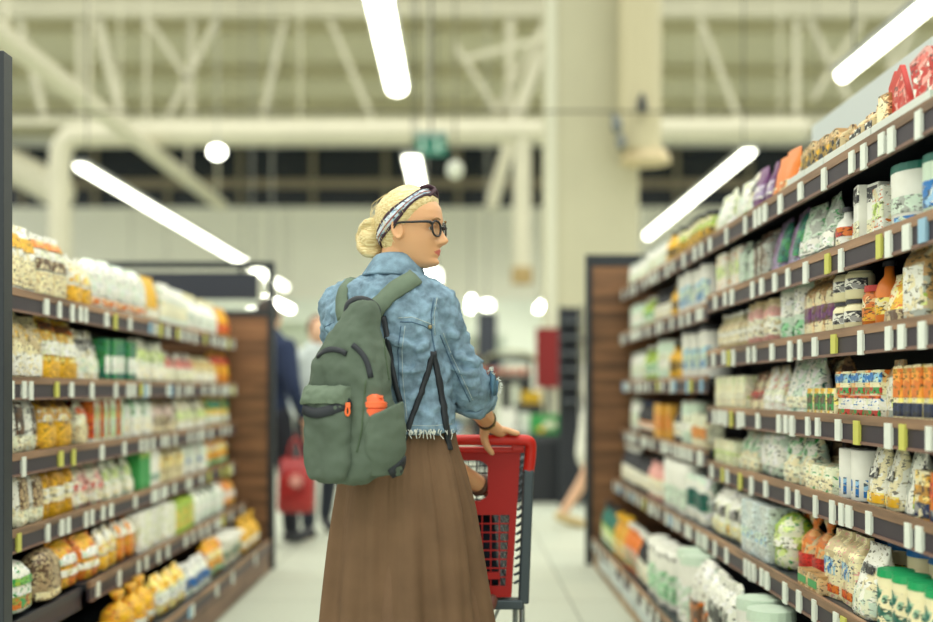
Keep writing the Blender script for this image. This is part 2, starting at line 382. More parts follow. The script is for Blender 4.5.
# exit sign and a small camera dome on rods
YE = 12.5
p = P(431, 147, YE); t = empty('exit_sign', p, 'green emergency exit sign hanging above the woman', 'sign'); ke = F / YE
bm = B(); box(bm, -16/ke, 16/ke, -.03, .03, -9/ke, 9/ke); obj('panel', bm, mat((20, 104, 84), .4, emit=.25), t, bev=.005)
bm = B(); box(bm, -16/ke, 16/ke, -.04, .04, 9/ke, 15/ke); obj('housing', bm, mat((150, 170, 160), .5), t)
bm = B()
for q in (-8, 6):
    box(bm, (q-1.5)/ke, (q+1.5)/ke, -.034, -.031, -1/ke, 4/ke); ellipsoid(bm, (q/ke, -.032, 6/ke), (1.6/ke, .003, 1.6/ke), seg=8)
    prism(bm, (q/ke, -.033, -1/ke), ((q-3)/ke, -.033, -6/ke), .004, 1.4/ke); prism(bm, (q/ke, -.033, -1/ke), ((q+3)/ke, -.033, -6/ke), .004, 1.4/ke)
box(bm, 10/ke, 14/ke, -.034, -.031, -1/ke, 1/ke)
obj('pictogram', bm, mat((210, 240, 225), .5), t, label='white running figures and arrow')
bm = B(); cyl(bm, 0, 0, 15/ke, CZ + .95 - p.z, .012, seg=6); obj('hanger_rod', bm, DARK, t)
p = P(455, 170, 13); t = empty('ceiling_camera', p, 'small white dome camera on a rod right of exit sign', 'camera')
bm = B(); ellipsoid(bm, (0,0,0), (.1, .1, .11)); obj('dome', bm, WHITE, t, smooth=True); bm = B(); cyl(bm, 0, 0, .05, CZ + .95 - p.z, .012, seg=6); obj('rod', bm, mat((130, 126, 104), .6), t)

# ------------------------------------------------------------ shelving
WOOD = mwood((150, 118, 92), 1); ENDWOOD = mwood((132, 94, 64), 0); RAILD = mat((58, 56, 62), .5)
TAGW = mat((230, 236, 226), .5, var=.04, scale=30); TAGY = mat((206, 206, 100), .5); TAGB = mat((150, 190, 215), .5)
def yat(side_x, px): return F * abs(side_x) / abs(px - VX)
def shelf(parent, kids, s, X, depth, z, ya, yb, name, tags=True, dark=False, dens=.12, rail_h=.05):
    bm = B(); xo = s*X; xi = s*(X + depth)
    box(bm, min(xo+s*.015, xi), max(xo+s*.015, xi), ya, yb, z - .022, z)
    sh = obj('shelf', bm, DARKMETAL, parent); kids.append(sh)
    bm = B(); box(bm, min(xo, xo+s*.014), max(xo, xo+s*.014), ya, yb, z - .014, z + .01)
    sub = [obj('front_strip', bm, RAILD if dark else WOOD, sh)]
    bm = B(); box(bm, min(xo+s*.004, xo+s*.016), max(xo+s*.004, xo+s*.016), ya, yb, z - .014 - rail_h, z - .014)
    box(bm, min(xo+s*.000, xo+s*.012), max(xo+s*.000, xo+s*.012), ya, yb, z - .016 - rail_h, z - .008 - rail_h)
    pr_ = obj('price_rail', bm, [mat((56, 48, 58), .5), RAILD if dark else mat((126, 96, 84), .5)], sh); sub.append(pr_)
    for p_ in pr_.data.polygons:
        if p_.center.z < z - .0085 - rail_h + .001 and p_.center.z > z - .018 - rail_h: p_.material_index = 1
    if tags:
        y = ya + .06; n = 0; rnd = random.Random(int(z*1000) + (7 if s > 0 else 0) + int(ya*10))
        while y < yb - .05 and n < 98:
            h = .05 + rnd.random()*.012; ww = .03 + rnd.random()*.012
            m = rnd.choice([TAGW]*14 + [TAGY, TAGY, TAGB]) if z < 1.6 else TAGW
            bm = B(); x0 = xo - s*.004; x1 = xo + s*.003
            tilt = (rnd.random()-.5)*.006
            prism(bm, ((x0+x1)/2 + s*0, y, z - .006), ((x0+x1)/2 + tilt - s*.004, y + tilt, z - .006 - h), .003, ww) if False else box(bm, min(x0,x1)-.001, max(x0,x1), y, y+ww, z - .008 - h, z - .004)
            sub.append(obj('price_tag', bm, m, sh)); n += 1
            y += ww + (.02 + rnd.random()**1.5*dens*2.4)
    for q in sub: q.matrix_parent_inverse = Matrix.Identity(4)
    return sh
# left unit
LX = 1.42
YLn, YLf = 3.48*S, 8.3*S
def yl(px, X=1.46): return yat(X, px)
L = empty('shelving_unit', (-1.7, (YLn+YLf)/2, 0), 'long left shelving unit stocked with pasta and rice bags', 'shelving'); kids = []
LZ = [1.464, 1.18, .934, .69, .43, .19]
ya, yb = YLn + .06, YLf - .06
LXs = [1.42, 1.42, 1.42, 1.42, 1.36, 1.20]
for i, z in enumerate(LZ):
    if i == 4:
        ysp = yat(1.36, 91)
        shelf(L, kids, -1, 1.36, .6, z, ysp, yb, 'x'); shelf(L, kids, -1, 1.39, .57, z - .02, ya, ysp - .01, 'x', tags=False, dark=True)
    elif i == 5:
        shelf(L, kids, -1, 1.20, .75, z, ya, yb, 'x', dens=.3, rail_h=.045)
    else: shelf(L, kids, -1, LXs[i], .53, z, ya, yb if i else yb, 'x')
bm = B(); box(bm, -1.97, -1.95, ya, yb, 0, 1.60); kids.append(obj('back_panel', bm, mat((70, 66, 66), .6), L))
bm = B(); box(bm, -1.95, -1.21, ya, yb, 0, .13); kids.append(obj('base', bm, mwood((120, 92, 74), 1), L))
for y in (ya + .02, ya + 1.35, ya + 2.7, yb - .03):
    bm = B(); box(bm, -1.96, -1.91, y, y + .03, 0, 1.6); kids.append(obj('upright', bm, DARKMETAL, L))
rebase(L, kids)
# right unit: near bay and far bay
Rn = empty('shelving_unit', (1.5, 3.5, 0), 'near right shelving bay stocked with cereal, pouches and tubs', 'shelving'); kidn = []
Rf = empty('shelving_unit', (1.5, 6, 0), 'far right shelving bay stocked with jars and bottles', 'shelving'); kidf = []
YRs = yat(1.05, 706); YRn = 1.9; YRf = 8.5*S - .03
RZ = [1.79, 1.54, 1.307, 1.07, .84, .56, .18]; RZf = [1.79, 1.51, 1.20, .885, .56, .18]
for z in RZ:
    X = .86 if z < .3 else (1.0 if z < .6 else 1.05)
    shelf(Rn, kidn, 1, X, 1.55 - X, z, YRn, YRs - .005, 'x', dens=.10)
for z in RZf:
    X = .86 if z < .3 else (1.0 if z < .6 else 1.05)
    shelf(Rf, kidf, 1, X, 1.55 - X, z, YRs + .005, YRf, 'x', dens=.12)
for t, kk_, a, b_ in ((Rn, kidn, YRn, YRs - .005), (Rf, kidf, YRs + .005, YRf)):
    bm = B(); box(bm, 1.56, 1.58, a, b_, 0, 1.8); kk_.append(obj('back_panel', bm, mat((44, 44, 50), .6), t))
    bm = B(); box(bm, .87, 1.55, a, b_, 0, .12); kk_.append(obj('base', bm, mwood((172, 142, 108), 1), t))
    bm = B(); box(bm, 1.50, 1.54, a, b_, 1.8, 2.27 if t is Rn else 1.95); kk_.append(obj('header_panel', bm, mat((206, 214, 214), .5), t))
    for q in (a + .01, (a+b_)/2, b_ - .04):
        bm = B(); box(bm, 1.53, 1.56, q, q + .03, 0, 1.8); kk_.append(obj('upright', bm, DARKMETAL, t))
    # price strips clipped on the low front board
    y = a + .2
    while y < b_ - .5:
        bm = B(); box(bm, .852, .862, y, y + .42, .065, .12); kk_.append(obj('notice_strip', bm, mat((190, 200, 200), .4), t)); y += .47
rebase(Rn, kidn); rebase(Rf, kidf)

def end_frame(x0, x1, Y, label, top, wood_top, sign=None):
    t = empty('end_frame', ((x0+x1)/2, Y, 0), label, 'frame'); kids = []; pw = .012 if x1 < -1.22 else .02
    for x in (x0, x1):
        bm = B(); box(bm, x - pw, x + pw, Y - .03, Y + .03, 0, top); kids.append(obj('post', bm, BLACK, t, bev=.003))
    bm = B(); box(bm, x0 + .02, x1 - .02, Y - .02, Y + .02, top - .04, top); kids.append(obj('top_bar', bm, BLACK, t))
    bm = B(); box(bm, x0 + .02, x1 - .02, Y - .02, Y + .02, wood_top, wood_top + .035); kids.append(obj('cross_bar', bm, BLACK, t))
    bm = B(); box(bm, x0 + .02, x1 - .02, Y - .012, Y + .012, .03, wood_top); kids.append(obj('wood_panel', bm, ENDWOOD, t))
    if sign:
        bm = B(); box(bm, x0 + .09, x1 - .09, Y - .015, Y + .015, sign[0], sign[1]); kids.append(obj('sign_board', bm, mat((46, 50, 62), .5), t))
        for x in (x0 + .2, x1 - .2):
            bm = B(); box(bm, x-.01, x+.01, Y-.01, Y+.01, sign[1], top - .04); kids.append(obj('bracket', bm, BLACK, t))
    rebase(t, kids)
end_frame(-2.6, -1.21, YLf + .02, 'black steel end frame with wood panel and blank dark sign, left', 1.97, 1.62, (1.73, 1.90))
end_frame(-2.6, -1.225, YLn, 'black steel end frame cut off at the left picture edge', 2.05, 1.66)
end_frame(.845, 2.3, 8.5*S + .02, 'black steel end frame with wood panel, right of the walkway', 2.035, 1.96)

# ------------------------------------------------------------ products
PROF = {
 'bag':   ([(0,.86,.8),(.04,.98,.95),(.3,1,1),(.6,1,.92),(.8,.95,.6),(.9,.9,.22),(.95,.92,.06),(1,.93,.05)], 3.0),
 'pouch': ([(0,1,1),(.03,1,1),(.35,.98,.9),(.7,.96,.5),(.88,.95,.12),(1,.96,.05)], 3.6),
 'gusset':([(0,.98,.98),(.03,1,1),(.7,1,1),(.82,.99,.7),(.9,.98,.25),(1,.98,.2)], 6),
 'tied':  ([(0,.8,.8),(.06,.96,.96),(.35,1,1),(.58,.9,.85),(.72,.5,.45),(.78,.18,.18),(.82,.2,.16),(.92,.5,.3),(1,.62,.34)], 2.4),
 'sack':  ([(0,.85,.8),(.06,1,1),(.4,1.02,1.05),(.75,.96,.9),(.92,.75,.5),(1,.3,.1)], 2.6),
 'box':   ([(0,.99,.99),(.01,1,1),(.99,1,1),(1,.99,.99)], 14),
 'jar':   ([(0,.9,.9),(.03,1,1),(.74,1,1),(.83,.86,.86),(.86,.8,.8),(.9,.8,.8)], 2),
 'tub':   ([(0,.93,.93),(.02,.96,.96),(.86,1,1),(.9,1,1)], 2),
 'can':   ([(0,.97,.97),(.02,1,1),(.97,1,1),(1,.97,.97)], 2),
 'bottle':([(0,.9,.9),(.03,1,1),(.55,1,1),(.68,.8,.8),(.78,.4,.4),(.92,.34,.34)], 2),
}
def surf(prof, n, w_, d_, h_, th, zf, out=0):
    for (a, b) in zip(prof, prof[1:]):
        if zf <= b[0] or b is prof[-1]:
            t = min(1, max(0, (zf - a[0]) / max(1e-6, b[0]-a[0]))); ws = a[1]+(b[1]-a[1])*t; ds = a[2]+(b[2]-a[2])*t; break
    c, s_ = math.cos(th), math.sin(th); e = 2 / n
    x = math.copysign(abs(c)**e, c) * (w_/2*ws + out); y = math.copysign(abs(s_)**e, s_) * (d_/2*ds + out)
    return Vector((x, y, zf*h_))
def make_product(name, shape, w_, d_, h_, m_body, patches, lid=None):
    """patches: (z0,z1,a0,a1,material,name) with angles in degrees round the front (0 = front)"""
    prof, n = PROF[shape]; seg = 24 if n < 5 else 28
    bm = B(); rings = []
    zs = sorted(set([p[0] for p in prof] + ([.2, .45, .68] if n < 5 and shape not in ('jar','can','tub','bottle') else [])))
    for z in zs: rings.append([surf(prof, n, w_, d_, h_, 2*math.pi*k/seg + math.pi/seg, z) for k in range(seg)])
    loft(bm, rings)
    if shape in ('bag', 'pouch', 'tied', 'sack'):
        rr = random.Random(hash((round(w_,3), round(h_,3))) & 255)
        ox = rr.random()*9
        for v in bm.verts:
            if v.co.z > .02: 
                q = mnoise.noise_vector(v.co*14 + Vector((ox,0,0))); v.co += Vector((q.x, q.y, q.z*.5)) * min(w_, d_) * .07
    o = obj(name, bm, m_body, smooth=(n < 5))
    if n >= 5: pass
    for (z0, z1, a0, a1, m, nm) in patches:
        bm = B(); rings = []
        nz = 4; na = 12
        for i in range(nz + 1):
            z = z0 + (z1-z0)*i/nz
            rings.append([surf(prof, n, w_, d_, h_, R(-90 + a0 + (a1-a0)*k/na), z, .0035 if shape in ('bag','pouch','tied','sack') else .0012) for k in range(na+1)])
        loft(bm, rings, cap=False, closed=False); obj(nm, bm, m, o, smooth=(n < 5))
    if lid:
        z0, z1, k, m, nm = lid
        bm = B(); r = w_/2*k; cyl(bm, 0, 0, z0*h_, z1*h_, r, r*.97, 20); obj(nm, bm, m, o)
    return o
def copy_tree(o, parent=None):
    c = o.copy(); COL.objects.link(c); c.parent = parent
    for ch in kids_of[o.name]: 
        d = ch.copy(); COL.objects.link(d); d.parent = c
    return c
kids_of = {}
C = dict(cream=(246,236,194), white=(248,248,236), mint=(214,234,214), yellow=(240,186,40), orange=(230,126,44), kraft=(190,150,98), green=(60,160,84), dark=(40,40,46), brown=(104,76,56),
         red=(200,52,44), purple=(112,62,116), teal=(34,112,98), blue=(36,120,196), lime=(170,200,70), pink=(232,170,160), navy=(40,56,96), pale=(236,240,210), gold=(222,164,52), grey=(176,182,172), lilac=(170,150,190), beige=(216,196,150))
def pr(a, b, d=None, sc_=14, am=.35): return mprint(C[a], C[b], C[d] if d else None, sc_, am)
def pl(a, r=.4): return mat(C[a], r, var=.05, scale=30)
def style(kind, shape, w_, d_, h_, body, patches=(), lid=None):
    return (kind, shape, w_, d_, h_, body, list(patches), lid)
LB = lambda a,b=None,z0=.25,z1=.6,a0=-70,a1=70,d=None: (z0, z1, a0, a1, pr(a, b or 'white', d, 30, .25), 'label')
WN = lambda a,b,z0=.1,z1=.4: (z0, z1, -80, 80, pr(a, b, None, 60, .5), 'window')
ORD = ['first','second','third','fourth','fifth','sixth','seventh','eighth','ninth','tenth','eleventh','twelfth','thirteenth','fourteenth','fifteenth','sixteenth','seventeenth','eighteenth','nineteenth','twentieth','21st','22nd','23rd','24th','25th']
used = {}
def block(s, X, z, px0, px1, shelfname, phrase, st, h=None, gap=.006, back=False, lean=0, roll=0, stack=1, jit=1.0, yaw=0, inset=.02):
    """a run of one product along a shelf between two picture columns"""
    kind, shape, w_, d_, h_, body, patches, lid = st
    h_ = h or h_
    Xf = X + inset
    ya, yb = sorted((yat(Xf, px0), yat(Xf, px1)))
    lo, hi = (YLn + .09, YLf - .10) if s < 0 else ((YRs + .02, YRf - .10) if 'far bay' in shelfname else (YRn, YRs - .02))
    ya, yb = max(ya, lo), min(yb, hi)
    if yb - ya < w_: ya, yb = (ya, ya + w_) if ya - lo < hi - yb else (yb - w_, yb)
    n = max(1, int(round((yb - ya) / (w_ + gap)))); pitch = (yb - ya) / n
    sx = min(1.15, pitch / (w_ + gap)) if n == 1 else pitch / (w_ + gap)
    proto = make_product(kind, shape, w_, d_, h_, body, patches, lid)
    kids_of[proto.name] = list(proto.children)
    first = True
    key = (shelfname, phrase); base = used.get(key, 0)
    rows = 2 if back else 1
    ki = 0
    for r_ in range(rows):
        for lv in range(stack):
            for i in range(n):
                o = proto if first else copy_tree(proto); first = False
                jy = (random.random()-.5)*.01*jit
                k = sx * (1 + (random.random()-.5)*.05*jit)
                o.scale = (min(k, 1.12), 1, 1 + (random.random()-.5)*.06*jit if stack == 1 else 1)
                x = s*(Xf + d_/2 + (d_ + .01)*r_ + random.random()*.024*jit); y = ya + pitch*(i + .5) + jy
                o.location = (x, y, z + .002 + lv*(h_ + .001))
                rz = (R(90) if s < 0 else R(-90)) + R((random.random()-.5)*20*jit + yaw)
                ro = R(roll*(.7 + .6*random.random())); o.rotation_euler = (R(lean), ro, rz); o.location.z += abs(math.sin(ro))*w_/2
                if lean: o.location.z += abs(math.sin(R(lean)))*d_/2
                num = base + i
                where = shelfname
                lab = '%s %s from the near end, %s%s' % (ORD[min(num, 24)] if n > 1 or base else 'lone', phrase, ('upper layer, ' if lv else '') + ('back row, ' if r_ else ''), where)
                if not (n > 1 or base): lab = '%s standing alone, %s%s' % (phrase, ('upper layer, ' if lv else '') + ('back row, ' if r_ else ''), where)
                tag(o, lab, kind.replace('_', ' ').split()[-1], phrase + 's on ' + where)
    used[key] = base + n

# --- left unit
def Lb(row, a, b, phrase, st, **k):
    X = [1.42,1.42,1.42,1.42,1.37,1.22][row]; nm = ['left top','left second','left third','left fourth','left fifth','left bottom'][row] + ' shelf'
    if row: k['h'] = min(k.get('h') or st[4], (LZ[row-1] - LZ[row] - (.085 if row == 4 else .03)) / 1.04)
    if row == 5: k['h'] = min(k['h'], .26)
    block(-1, X, LZ[row], a, b, nm, phrase, st, **k)
bagC = style('pasta_bag','bag',.15,.09,.235, pr('cream','white','brown',16,.5), [WN('cream','beige',.1,.5), LB('yellow','gold',.62,.82)])
bagO = style('pasta_bag','bag',.15,.09,.235, pr('white','pale',None,16,.5), [WN('beige','cream',.08,.42), LB('brown','cream',.45,.62), LB('orange','yellow',.78,.9)])
bagY = style('pasta_bag','bag',.15,.10,.225, pr('cream','white',None,16,.5), [WN('yellow','gold',.06,.38), LB('white','yellow',.45,.7)])
bagM = style('rice_bag','sack',.18,.11,.23, pr('mint','white',None,10,.5), [LB('white','mint',.3,.7), (.12,.25,-50,50,pr('orange','white',None,20,.3),'label')])
bagYW = style('noodle_bag','bag',.13,.08,.22, pr('yellow','gold',None,12,.3), [LB('cream','white',.1,.3)])
bagW = style('flour_bag','gusset',.13,.08,.20, pr('white','mint',None,12,.4), [LB('cream','pale',.2,.55)])
botW = style('milk_bottle','bottle',.10,.09,.24, pl('white'), [LB('mint','white',.15,.5,-90,90)], (.9,1,.42,pl('cream'),'cap'))
bagOr = style('snack_bag','bag',.15,.10,.19, pr('yellow','orange','red',10,.4), [LB('orange','red',.2,.45)])
Lb(0,16,44,'cream pasta bag',bagC,back=True); Lb(0,44,74,'brown-banded pasta bag',bagO,back=True); Lb(0,74,98,'yellow-based pasta bag',bagY,h=.2,back=True)
Lb(0,98,150,'mint rice sack',bagM,h=.22); Lb(0,150,163,'bright yellow noodle bag',bagYW); Lb(0,163,190,'white flour bag',bagW,h=.21); Lb(0,190,222,'white milk bottle',botW,h=.2); Lb(0,222,238,'orange snack bag',bagOr)
bagC2 = style('pasta_bag','bag',.15,.1,.225, pr('cream','beige','brown',18,.5), [WN('cream','white',.06,.4), LB('beige','yellow',.6,.8)])
bagY2 = style('pasta_bag','bag',.16,.1,.225, pr('yellow','cream',None,10,.35), [WN('gold','yellow',.04,.3), LB('white','pale',.4,.62), LB('brown','orange',.78,.92)])
bagWB = style('rice_bag','pouch',.13,.08,.2, pr('white','cream',None,16,.4), [LB('dark','white',.6,.82), LB('pale','mint',.15,.45)])
cartG = style('noodle_box','box',.09,.07,.18, pr('green','teal',None,10,.4), [LB('white','mint',.2,.6,-80,80)])
bagM2 = style('rice_bag','pouch',.14,.09,.2, pr('pale','mint',None,12,.4), [LB('lime','white',.5,.75), LB('cream','white',.1,.35)])
bagP = style('snack_bag','pouch',.13,.09,.14, pr('white','cream',None,12,.4), [LB('pink','red',.5,.8), LB('pale','cream',.1,.4)])
bagR = style('snack_bag','bag',.14,.09,.2, pr('yellow','orange',None,10,.3), [LB('red','orange',.6,.85)])
Lb(1,16,50,'beige pasta bag',bagC2); Lb(1,50,84,'yellow pasta bag',bagY2); Lb(1,84,108,'white bag with black top',bagWB); Lb(1,108,140,'green noodle carton',cartG); Lb(1,140,168,'pale lime-topped rice bag',bagM2); Lb(1,168,200,'pink-banded white bag',bagP,h=.16); Lb(1,200,218,'small cream bag',bagC2,h=.15); Lb(1,218,238,'red-topped yellow bag',bagR,h=.2)
bagS = style('cereal_bag','sack',.13,.12,.21, pr('white','grey',None,8,.3), [(.3,.8,-20,90,pr('dark','brown',None,20,.5),'window'), LB('cream','pale',.03,.28)])
bagY3 = style('pasta_bag','bag',.15,.1,.2, pr('brown','yellow','gold',14,.5), [WN('yellow','gold',.04,.42), LB('gold','white',.5,.75)])
bagCl = style('lentil_bag','bag',.13,.08,.17, pr('cream','pale','brown',18,.4), [WN('beige','cream',.05,.45), LB('red','orange',.7,.85)])
boxWR = style('rice_box','box',.045,.12,.19, pr('white','cream',None,12,.3), [LB('orange','red',.1,.9,-100,-40), LB('mint','lime',.1,.8,-30,80)])
bagG = style('rice_bag','gusset',.11,.08,.19, pr('mint','white',None,12,.4), [LB('green','mint',.5,.9,-90,-50), LB('white','cream',.1,.45)])
bagD = style('seed_bag','pouch',.13,.08,.17, pr('brown','cream','dark',14,.4), [LB('pink','white',.5,.75)])
bagCr = style('rice_bag','pouch',.13,.09,.17, pr('cream','white',None,14,.4), [LB('pale','lime',.3,.6)])
bagT = style('pea_bag','bag',.12,.09,.2, pr('yellow','cream',None,10,.3), [LB('teal','green',.5,.75), LB('mint','white',.1,.3)])
Lb(2,16,46,'white arched cereal sack',bagS); Lb(2,46,80,'brown-topped yellow pasta bag',bagY3); Lb(2,80,96,'clear lentil bag',bagCl); Lb(2,96,128,'slim white rice box',boxWR); Lb(2,128,156,'mint rice bag',bagG); Lb(2,156,180,'dark seed bag',bagD); Lb(2,180,212,'cream rice pouch',bagCr); Lb(2,212,238,'teal and yellow pea bag',bagT)
bagBr = style('cereal_bag','sack',.14,.1,.2, pr('white','cream',None,8,.3), [(.3,.85,-30,70,pr('brown','beige',None,60,.4),'window'), LB('pale','cream',.03,.28)])
bagCY = style('honey_jar','jar',.08,.08,.18, pr('gold','yellow',None,14,.4), [LB('cream','white',.3,.6,-90,90)], (.9,1,.85,pl('brown'),'lid'))
bagPk = style('crisp_bread_bag','bag',.14,.1,.17, pr('pale','pink','dark',12,.4), [LB('red','white',.4,.55), LB('cream','white',.1,.3)])
boxG = style('tea_box','box',.09,.09,.2, pl('green'), [LB('lime','green',.7,.85)])
boxWt = style('tea_box','box',.09,.09,.2, pl('white'), [LB('teal','mint',.15,.3)])
bagCb = style('bulgur_bag','gusset',.09,.07,.18, pr('beige','cream','brown',14,.4), [LB('cream','yellow',.4,.7)])
bagBl = style('sugar_bag','gusset',.12,.08,.19, pr('mint','white',None,10,.4), [LB('navy','blue',.3,.45,-95,-60)])
bagYg = style('corn_bag','bag',.13,.1,.19, pr('yellow','orange',None,10,.35), [LB('green','mint',.1,.25), LB('white','yellow',.5,.7)])
Lb(3,16,48,'cereal sack with brown window',bagBr); Lb(3,48,78,'tall golden honey jar',bagCY); Lb(3,78,106,'pink crisp bread bag',bagPk); Lb(3,106,140,'pale rice pouch',bagM2,h=.17); Lb(3,140,151,'bright green box',boxG,h=.21,jit=0); Lb(3,151,160,'plain white box',boxWt,h=.21,jit=0); Lb(3,160,186,'beige bulgur bag',bagCb); Lb(3,186,208,'mint sugar bag',bagBl); Lb(3,208,238,'yellow corn bag',bagYg)
bagGl = style('salad_bag','sack',.17,.12,.22, pr('white','mint','green',9,.3), [LB('orange','green',.1,.35,-60,10), LB('green','lime',.55,.7,-50,30)])
bagPe = style('muesli_bag','sack',.18,.12,.25, pr('brown','beige',None,70,.5), [(.1,.95,30,100,pl('white'),'side_strip'), LB('cream','beige',.02,.2)])
bagYY = style('cornflake_bag','bag',.17,.12,.22, pr('yellow','orange',None,12,.4), [LB('white','mint',.5,.7,-40,30), LB('cream','white',.25,.4)])
bagOW = style('cornflake_bag','bag',.15,.1,.19, pr('orange','gold',None,16,.4), [LB('white','cream',.6,.95,-90,90)])
boxBW = style('cereal_box','box',.19,.07,.24, pr('white','pale',None,5,.3), [LB('pink','red',.1,.18,10,60)])
boxLi = style('tea_box','box',.15,.08,.13, pl('lime'), [LB('lime','yellow',.2,.8,-60,60)])
bagWM = style('flour_bag','gusset',.12,.09,.23, pr('white','mint',None,12,.4), [LB('dark','green',.8,.95,-95,-40)])
bagBO = style('bread_bag','sack',.3,.14,.2, pr('orange','gold','cream',7,.4), [LB('white','pink',.35,.6,-60,50)])
Lb(4,-60,18,'white salad bag',bagGl,yaw=0); Lb(4,18,42,'white and green salad bag',bagGl); Lb(4,42,68,'brown muesli sack',bagPe); Lb(4,68,104,'yellow cornflake bag',bagYY); Lb(4,104,124,'tilted white and orange flake bag',bagY); Lb(4,124,142,'orange cornflake bag',bagOW); Lb(4,142,176,'large white cereal box',boxBW,h=.22,jit=.3); Lb(4,176,198,'lime green tea box',boxLi,h=.16); Lb(4,198,226,'tall white flour bag',bagWM,h=.22); Lb(4,226,250,'big orange bread bag',bagBO,h=.19)
bagPa = style('pasta_bag','tied',.15,.13,.19, pr('yellow','gold','orange',16,.5), [LB('cream','white',.15,.3)])
bagCn = style('pasta_bag','bag',.13,.11,.17, pr('cream','yellow','beige',18,.5), [LB('white','mint',.3,.6)])
bagNb = style('frozen_bag','pouch',.13,.11,.14, pr('white','mint','navy',10,.3), [LB('navy','blue',.2,.5)])
bagRd = style('nut_tub','tub',.15,.105,.15, pr('white','cream','brown',8,.3), [LB('dark','green',.3,.55,-30,30)], (.9,1,1.02,pl('white'),'lid'))
bagYl = style('pasta_bag','tied',.2,.11,.25, pr('yellow','gold',None,10,.4), [LB('cream','white',.2,.35)])
bagLy = style('snack_bag','sack',.2,.14,.1, pr('orange','yellow',None,8,.5), [LB('yellow','gold',.2,.7)])
Lb(5,60,130,'low orange snack sack',bagLy); Lb(5,130,165,'tied yellow pasta bag',bagPa); Lb(5,165,190,'cream pasta bag',bagCn); Lb(5,190,214,'navy and white frozen bag',bagNb); Lb(5,214,228,'dark-fronted yellow bag',bagYg,h=.18); Lb(5,228,246,'round white nut tub',bagRd,h=.15); Lb(5,246,270,'big tied yellow bag',bagYl,h=.27)

# --- right unit
def Rb(row, a, b, phrase, st, far=False, **k):
    if far: z = RZf[row]; nm = 'right ' + ['top','second','third','fourth','sixth','bottom'][row] + ' shelf, far bay'
    else: z = RZ[row]; nm = 'right ' + ['top','second','third','fourth','fifth','sixth','bottom'][row] + ' shelf'
    X = .87 if z < .3 else (1.01 if z < .6 else 1.06)
    zz = RZf if far else RZ
    if row: k['h'] = min(k.get('h') or st[4], (zz[row-1] - zz[row] - (.085 if .4 < z < .7 else .03)) / 1.04 / k.get('stack', 1))
    block(1, X, z, a, b, nm, phrase, st, **k)
jarW = style('cream_jar','jar',.10,.1,.15, pl('white'), [LB('mint','cream',.15,.6,-90,90)], (.88,1,.95,pl('grey'),'lid'))
botYB = style('sauce_bottle','bottle',.08,.08,.19, pl('yellow'), [LB('dark','yellow',.2,.5,-90,90)], (.9,1,.42,pl('dark'),'cap'))
jarY = style('spread_jar','jar',.1,.1,.16, pr('cream','lime',None,14,.4), [LB('yellow','dark',.2,.55,-80,80)], (.88,1,.95,pl('dark'),'lid'))
pouW = style('sweetener_pouch','pouch',.12,.08,.17, pr('pale','white','lime',12,.4), [LB('white','mint',.3,.7)])
Rb(0,622,646,'white cream jar',jarW,True); Rb(0,646,662,'grey-lidded white jar',jarW,True,h=.17); Rb(0,662,672,'yellow sauce bottle',botYB,True,h=.18); Rb(0,672,703,'dark-lidded spread jar',jarY,True)
Rb(0,707,738,'pale sweetener pouch',pouW); 
Rb(0,738,750,'white bag with dark print',bagWB,h=.17)
pouP = style('berry_pouch','pouch',.12,.08,.17, pl('purple'), [LB('lilac','white',.3,.6)])
pouO = style('orange_pouch','pouch',.12,.08,.18, pl('orange'), [LB('cream','orange',.1,.35)])
boxK = style('bar_box','box',.07,.1,.13, pr('kraft','beige',None,10,.3), [LB('dark','yellow',.35,.75,-60,60), LB('yellow','gold',.0,.2,-90,90)])
pouK = style('nut_pouch','gusset',.07,.08,.14, pr('kraft','beige','brown',14,.4), [LB('dark','white',.5,.65,-40,30), LB('cream','orange',.1,.4)])
barR = style('chocolate_bar','box',.075,.015,.15, pl('red'), [LB('red','pink',.2,.8,-40,40)])
barP = style('chocolate_bar','box',.08,.03,.15, pr('pink','red',None,14,.5), [LB('red','white',.2,.8,-40,40)])
boxSl = style('bar_box','box',.045,.09,.15, pr('cream','kraft',None,12,.4), [LB('green','cream',.1,.2,-80,80)])
can1 = style('tea_tin','can',.09,.09,.12, pr('mint','green','dark',12,.4), [LB('white','mint',.3,.6)])
Rb(0,750,766,'purple berry pouch',pouP); Rb(0,766,786,'orange pouch',pouO,h=.17); Rb(0,786,797,'cream pouch',pouW,h=.13); Rb(0,797,832,'black-labelled kraft box',boxK,roll=-11,jit=1,h=.11); Rb(0,832,866,'kraft nut pouch',pouK,h=.115,back=True); Rb(0,866,884,'slim cream box',boxSl,h=.11,yaw=10); Rb(0,884,910,'leaning red chocolate bar',barR,roll=-24,inset=.02,jit=1,h=.14); Rb(0,912,928,'pink and red bar',barP,roll=-16,inset=.02,h=.15); Rb(0,930,1060,'green tea tin',can1,h=.14)
tray = style('display_tray','box',.2,.05,.05, pl('white'), [])
Rb(0,786,930,'low white display tray',style('display_tray','box',.19,.016,.042, mat((222,228,222),.3),[]),jit=.1,inset=.012)
